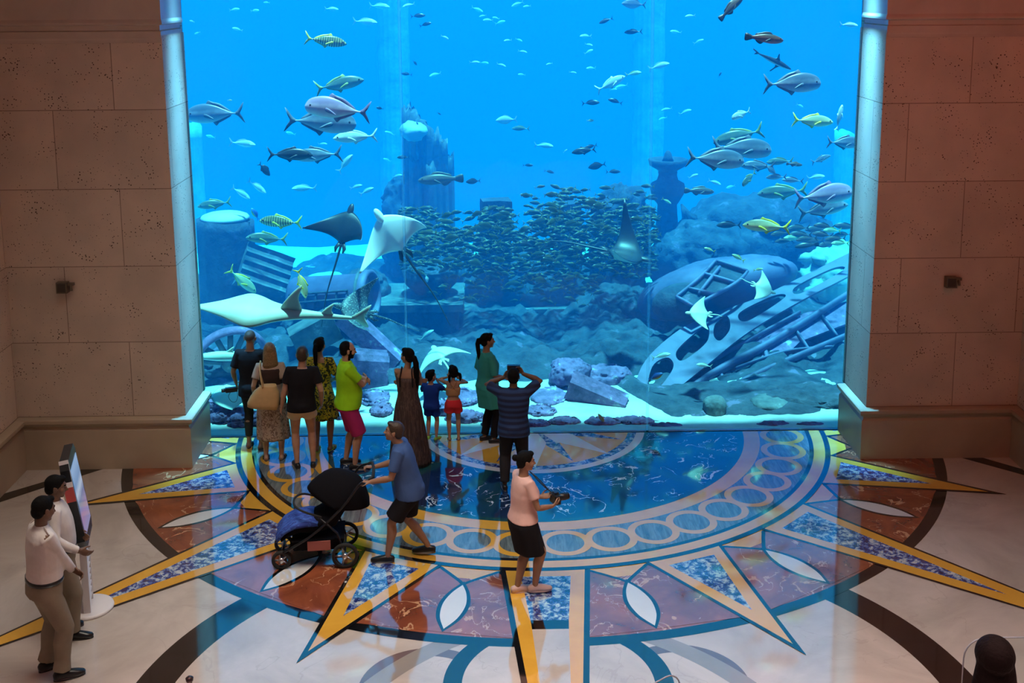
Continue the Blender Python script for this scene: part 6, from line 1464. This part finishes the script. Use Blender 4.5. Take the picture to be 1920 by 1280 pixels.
b = MB(); b.loft([[(-.047, -.30, .62), (-.047, -.24, .885), (.047, -.24, .885), (.047, -.30, .62)], [(-.047, -.312, .62), (-.047, -.25, .895), (.047, -.25, .895), (.047, -.312, .62)]], K_WHITE); b.build('side_trim', hd, smooth=False)
b = MB(); b.box((-.046, -.312, .46), (.046, -.301, .62), plain('red_badge', (.60, .08, .07), .4)); b.build('red_badge', hd, smooth=False)
# small fittings on the piers
for (u, v, lab) in ((122, 537, 'small square spotlight fitting on the left pier'), (1783, 527, 'small square spotlight fitting on the right pier')):
    P = at(u, v, -TD-.01); fx = empty('wall_spotlight', (P.x, -TD, P.z)); tag(fx, lab, 'fitting')
    F_M = plain('fitting_bronze', (.16, .13, .09), .4, .3); F_D = plain('fitting_recess', (.05, .04, .03), .6)
    b = MB(); b.box((-.09, -.10, -.075), (.055, 0.0, .075), F_M); b.build('housing', fx, smooth=False)
    b = MB(); b.box((-.075, -.104, -.058), (.035, -.098, .058), F_D); b.build('glass_front', fx, smooth=False)
    b = MB(); b.box((.055, -.06, .02), (.13, 0, .055), F_M); b.tube([(.09, -.05, .03), (.10, -.06, -.05)], .018, F_M, 10); b.build('bracket', fx, smooth=False)
# landing in front of the camera with its glass balustrade
b = MB(); b.box((-4.5, -15.9, LAND-.35), (XWR, -10.15, LAND), F_CREAM); lo_ = structure(b.build('floor_landing', smooth=False))
b = MB(); b.box((-4.4, -15.8, 0), (XWR, -10.6, LAND-.35), M_HALL); structure(b.build('wall_landing', smooth=False))
GLASS = bpy.data.materials.new('balustrade_glass'); GLASS.use_nodes = True; nt = GLASS.node_tree; nt.nodes.clear()
out = N(nt, 'ShaderNodeOutputMaterial'); tr = N(nt, 'ShaderNodeBsdfTransparent'); gl = N(nt, 'ShaderNodeBsdfGlossy'); gl.inputs['Roughness'].default_value = 0.02; fr = N(nt, 'ShaderNodeFresnel'); fr.inputs['IOR'].default_value = 1.08; mx = N(nt, 'ShaderNodeMixShader')
tr.inputs['Color'].default_value = (.94, .97, .97, 1); L(nt, fr.outputs[0], mx.inputs[0]); L(nt, tr.outputs[0], mx.inputs[1]); L(nt, gl.outputs[0], mx.inputs[2]); L(nt, mx.outputs[0], out.inputs['Surface'])
G_EDGE = plain('glass_edge', (.30, .42, .48), .2)
def panel(label, u, v, w, Yp, mirror=False, yaw=0):
    """rounded glass panel whose upper corner shows at (u, v)"""
    T = at(u, v, Yp); h = T.z-LAND; s_ = -1 if mirror else 1
    o = empty('glass_panel', (T.x, Yp, LAND), math.radians(yaw)); tag(o, label, 'balustrade', 'glass balustrade panels on the landing')
    r = .12; oc = [(0, .0), (0, h-r)]+[(r-r*math.cos(a), h-r+r*math.sin(a)) for a in [PI/2*i/6 for i in range(1, 7)]]+[(w, h), (w, 0)]
    b = MB(); b.loft([[(s_*x, -.006, z) for x, z in oc], [(s_*x, .006, z) for x, z in oc]], GLASS); b.build('pane', o, smooth=False)
    b = MB(); b.tube([(s_*x, 0, z) for x, z in oc[:-1]], .0045, G_EDGE, 8, up=(0, 1, 0)); b.build('edge', o)
    return o
panel('glass balustrade panel with rounded corner beside the woman at the lower right', 1809, 1196, .42, -10.35)
panel('glass balustrade panel just showing at the bottom edge right of centre', 1519, 1270, .5, -10.35, False, -42)
panel('glass balustrade panel just showing at the bottom edge near centre', 1276, 1254, .5, -10.35, True, 38)
P = at(355, 1268, -10.3); b = MB(); b.lathe([(.05, -P.z), (.05, -P.z+.01), (.014, -P.z+.02), (.014, -.03), (.02, -.025), (.022, -.008), (.012, 0), (.001, .002)], K_DARK, 18); o = b.build('barrier_post'); o.location = (P.x, P.y, P.z); tag(o, 'dark knobbed barrier post just showing at the bottom edge left', 'post')
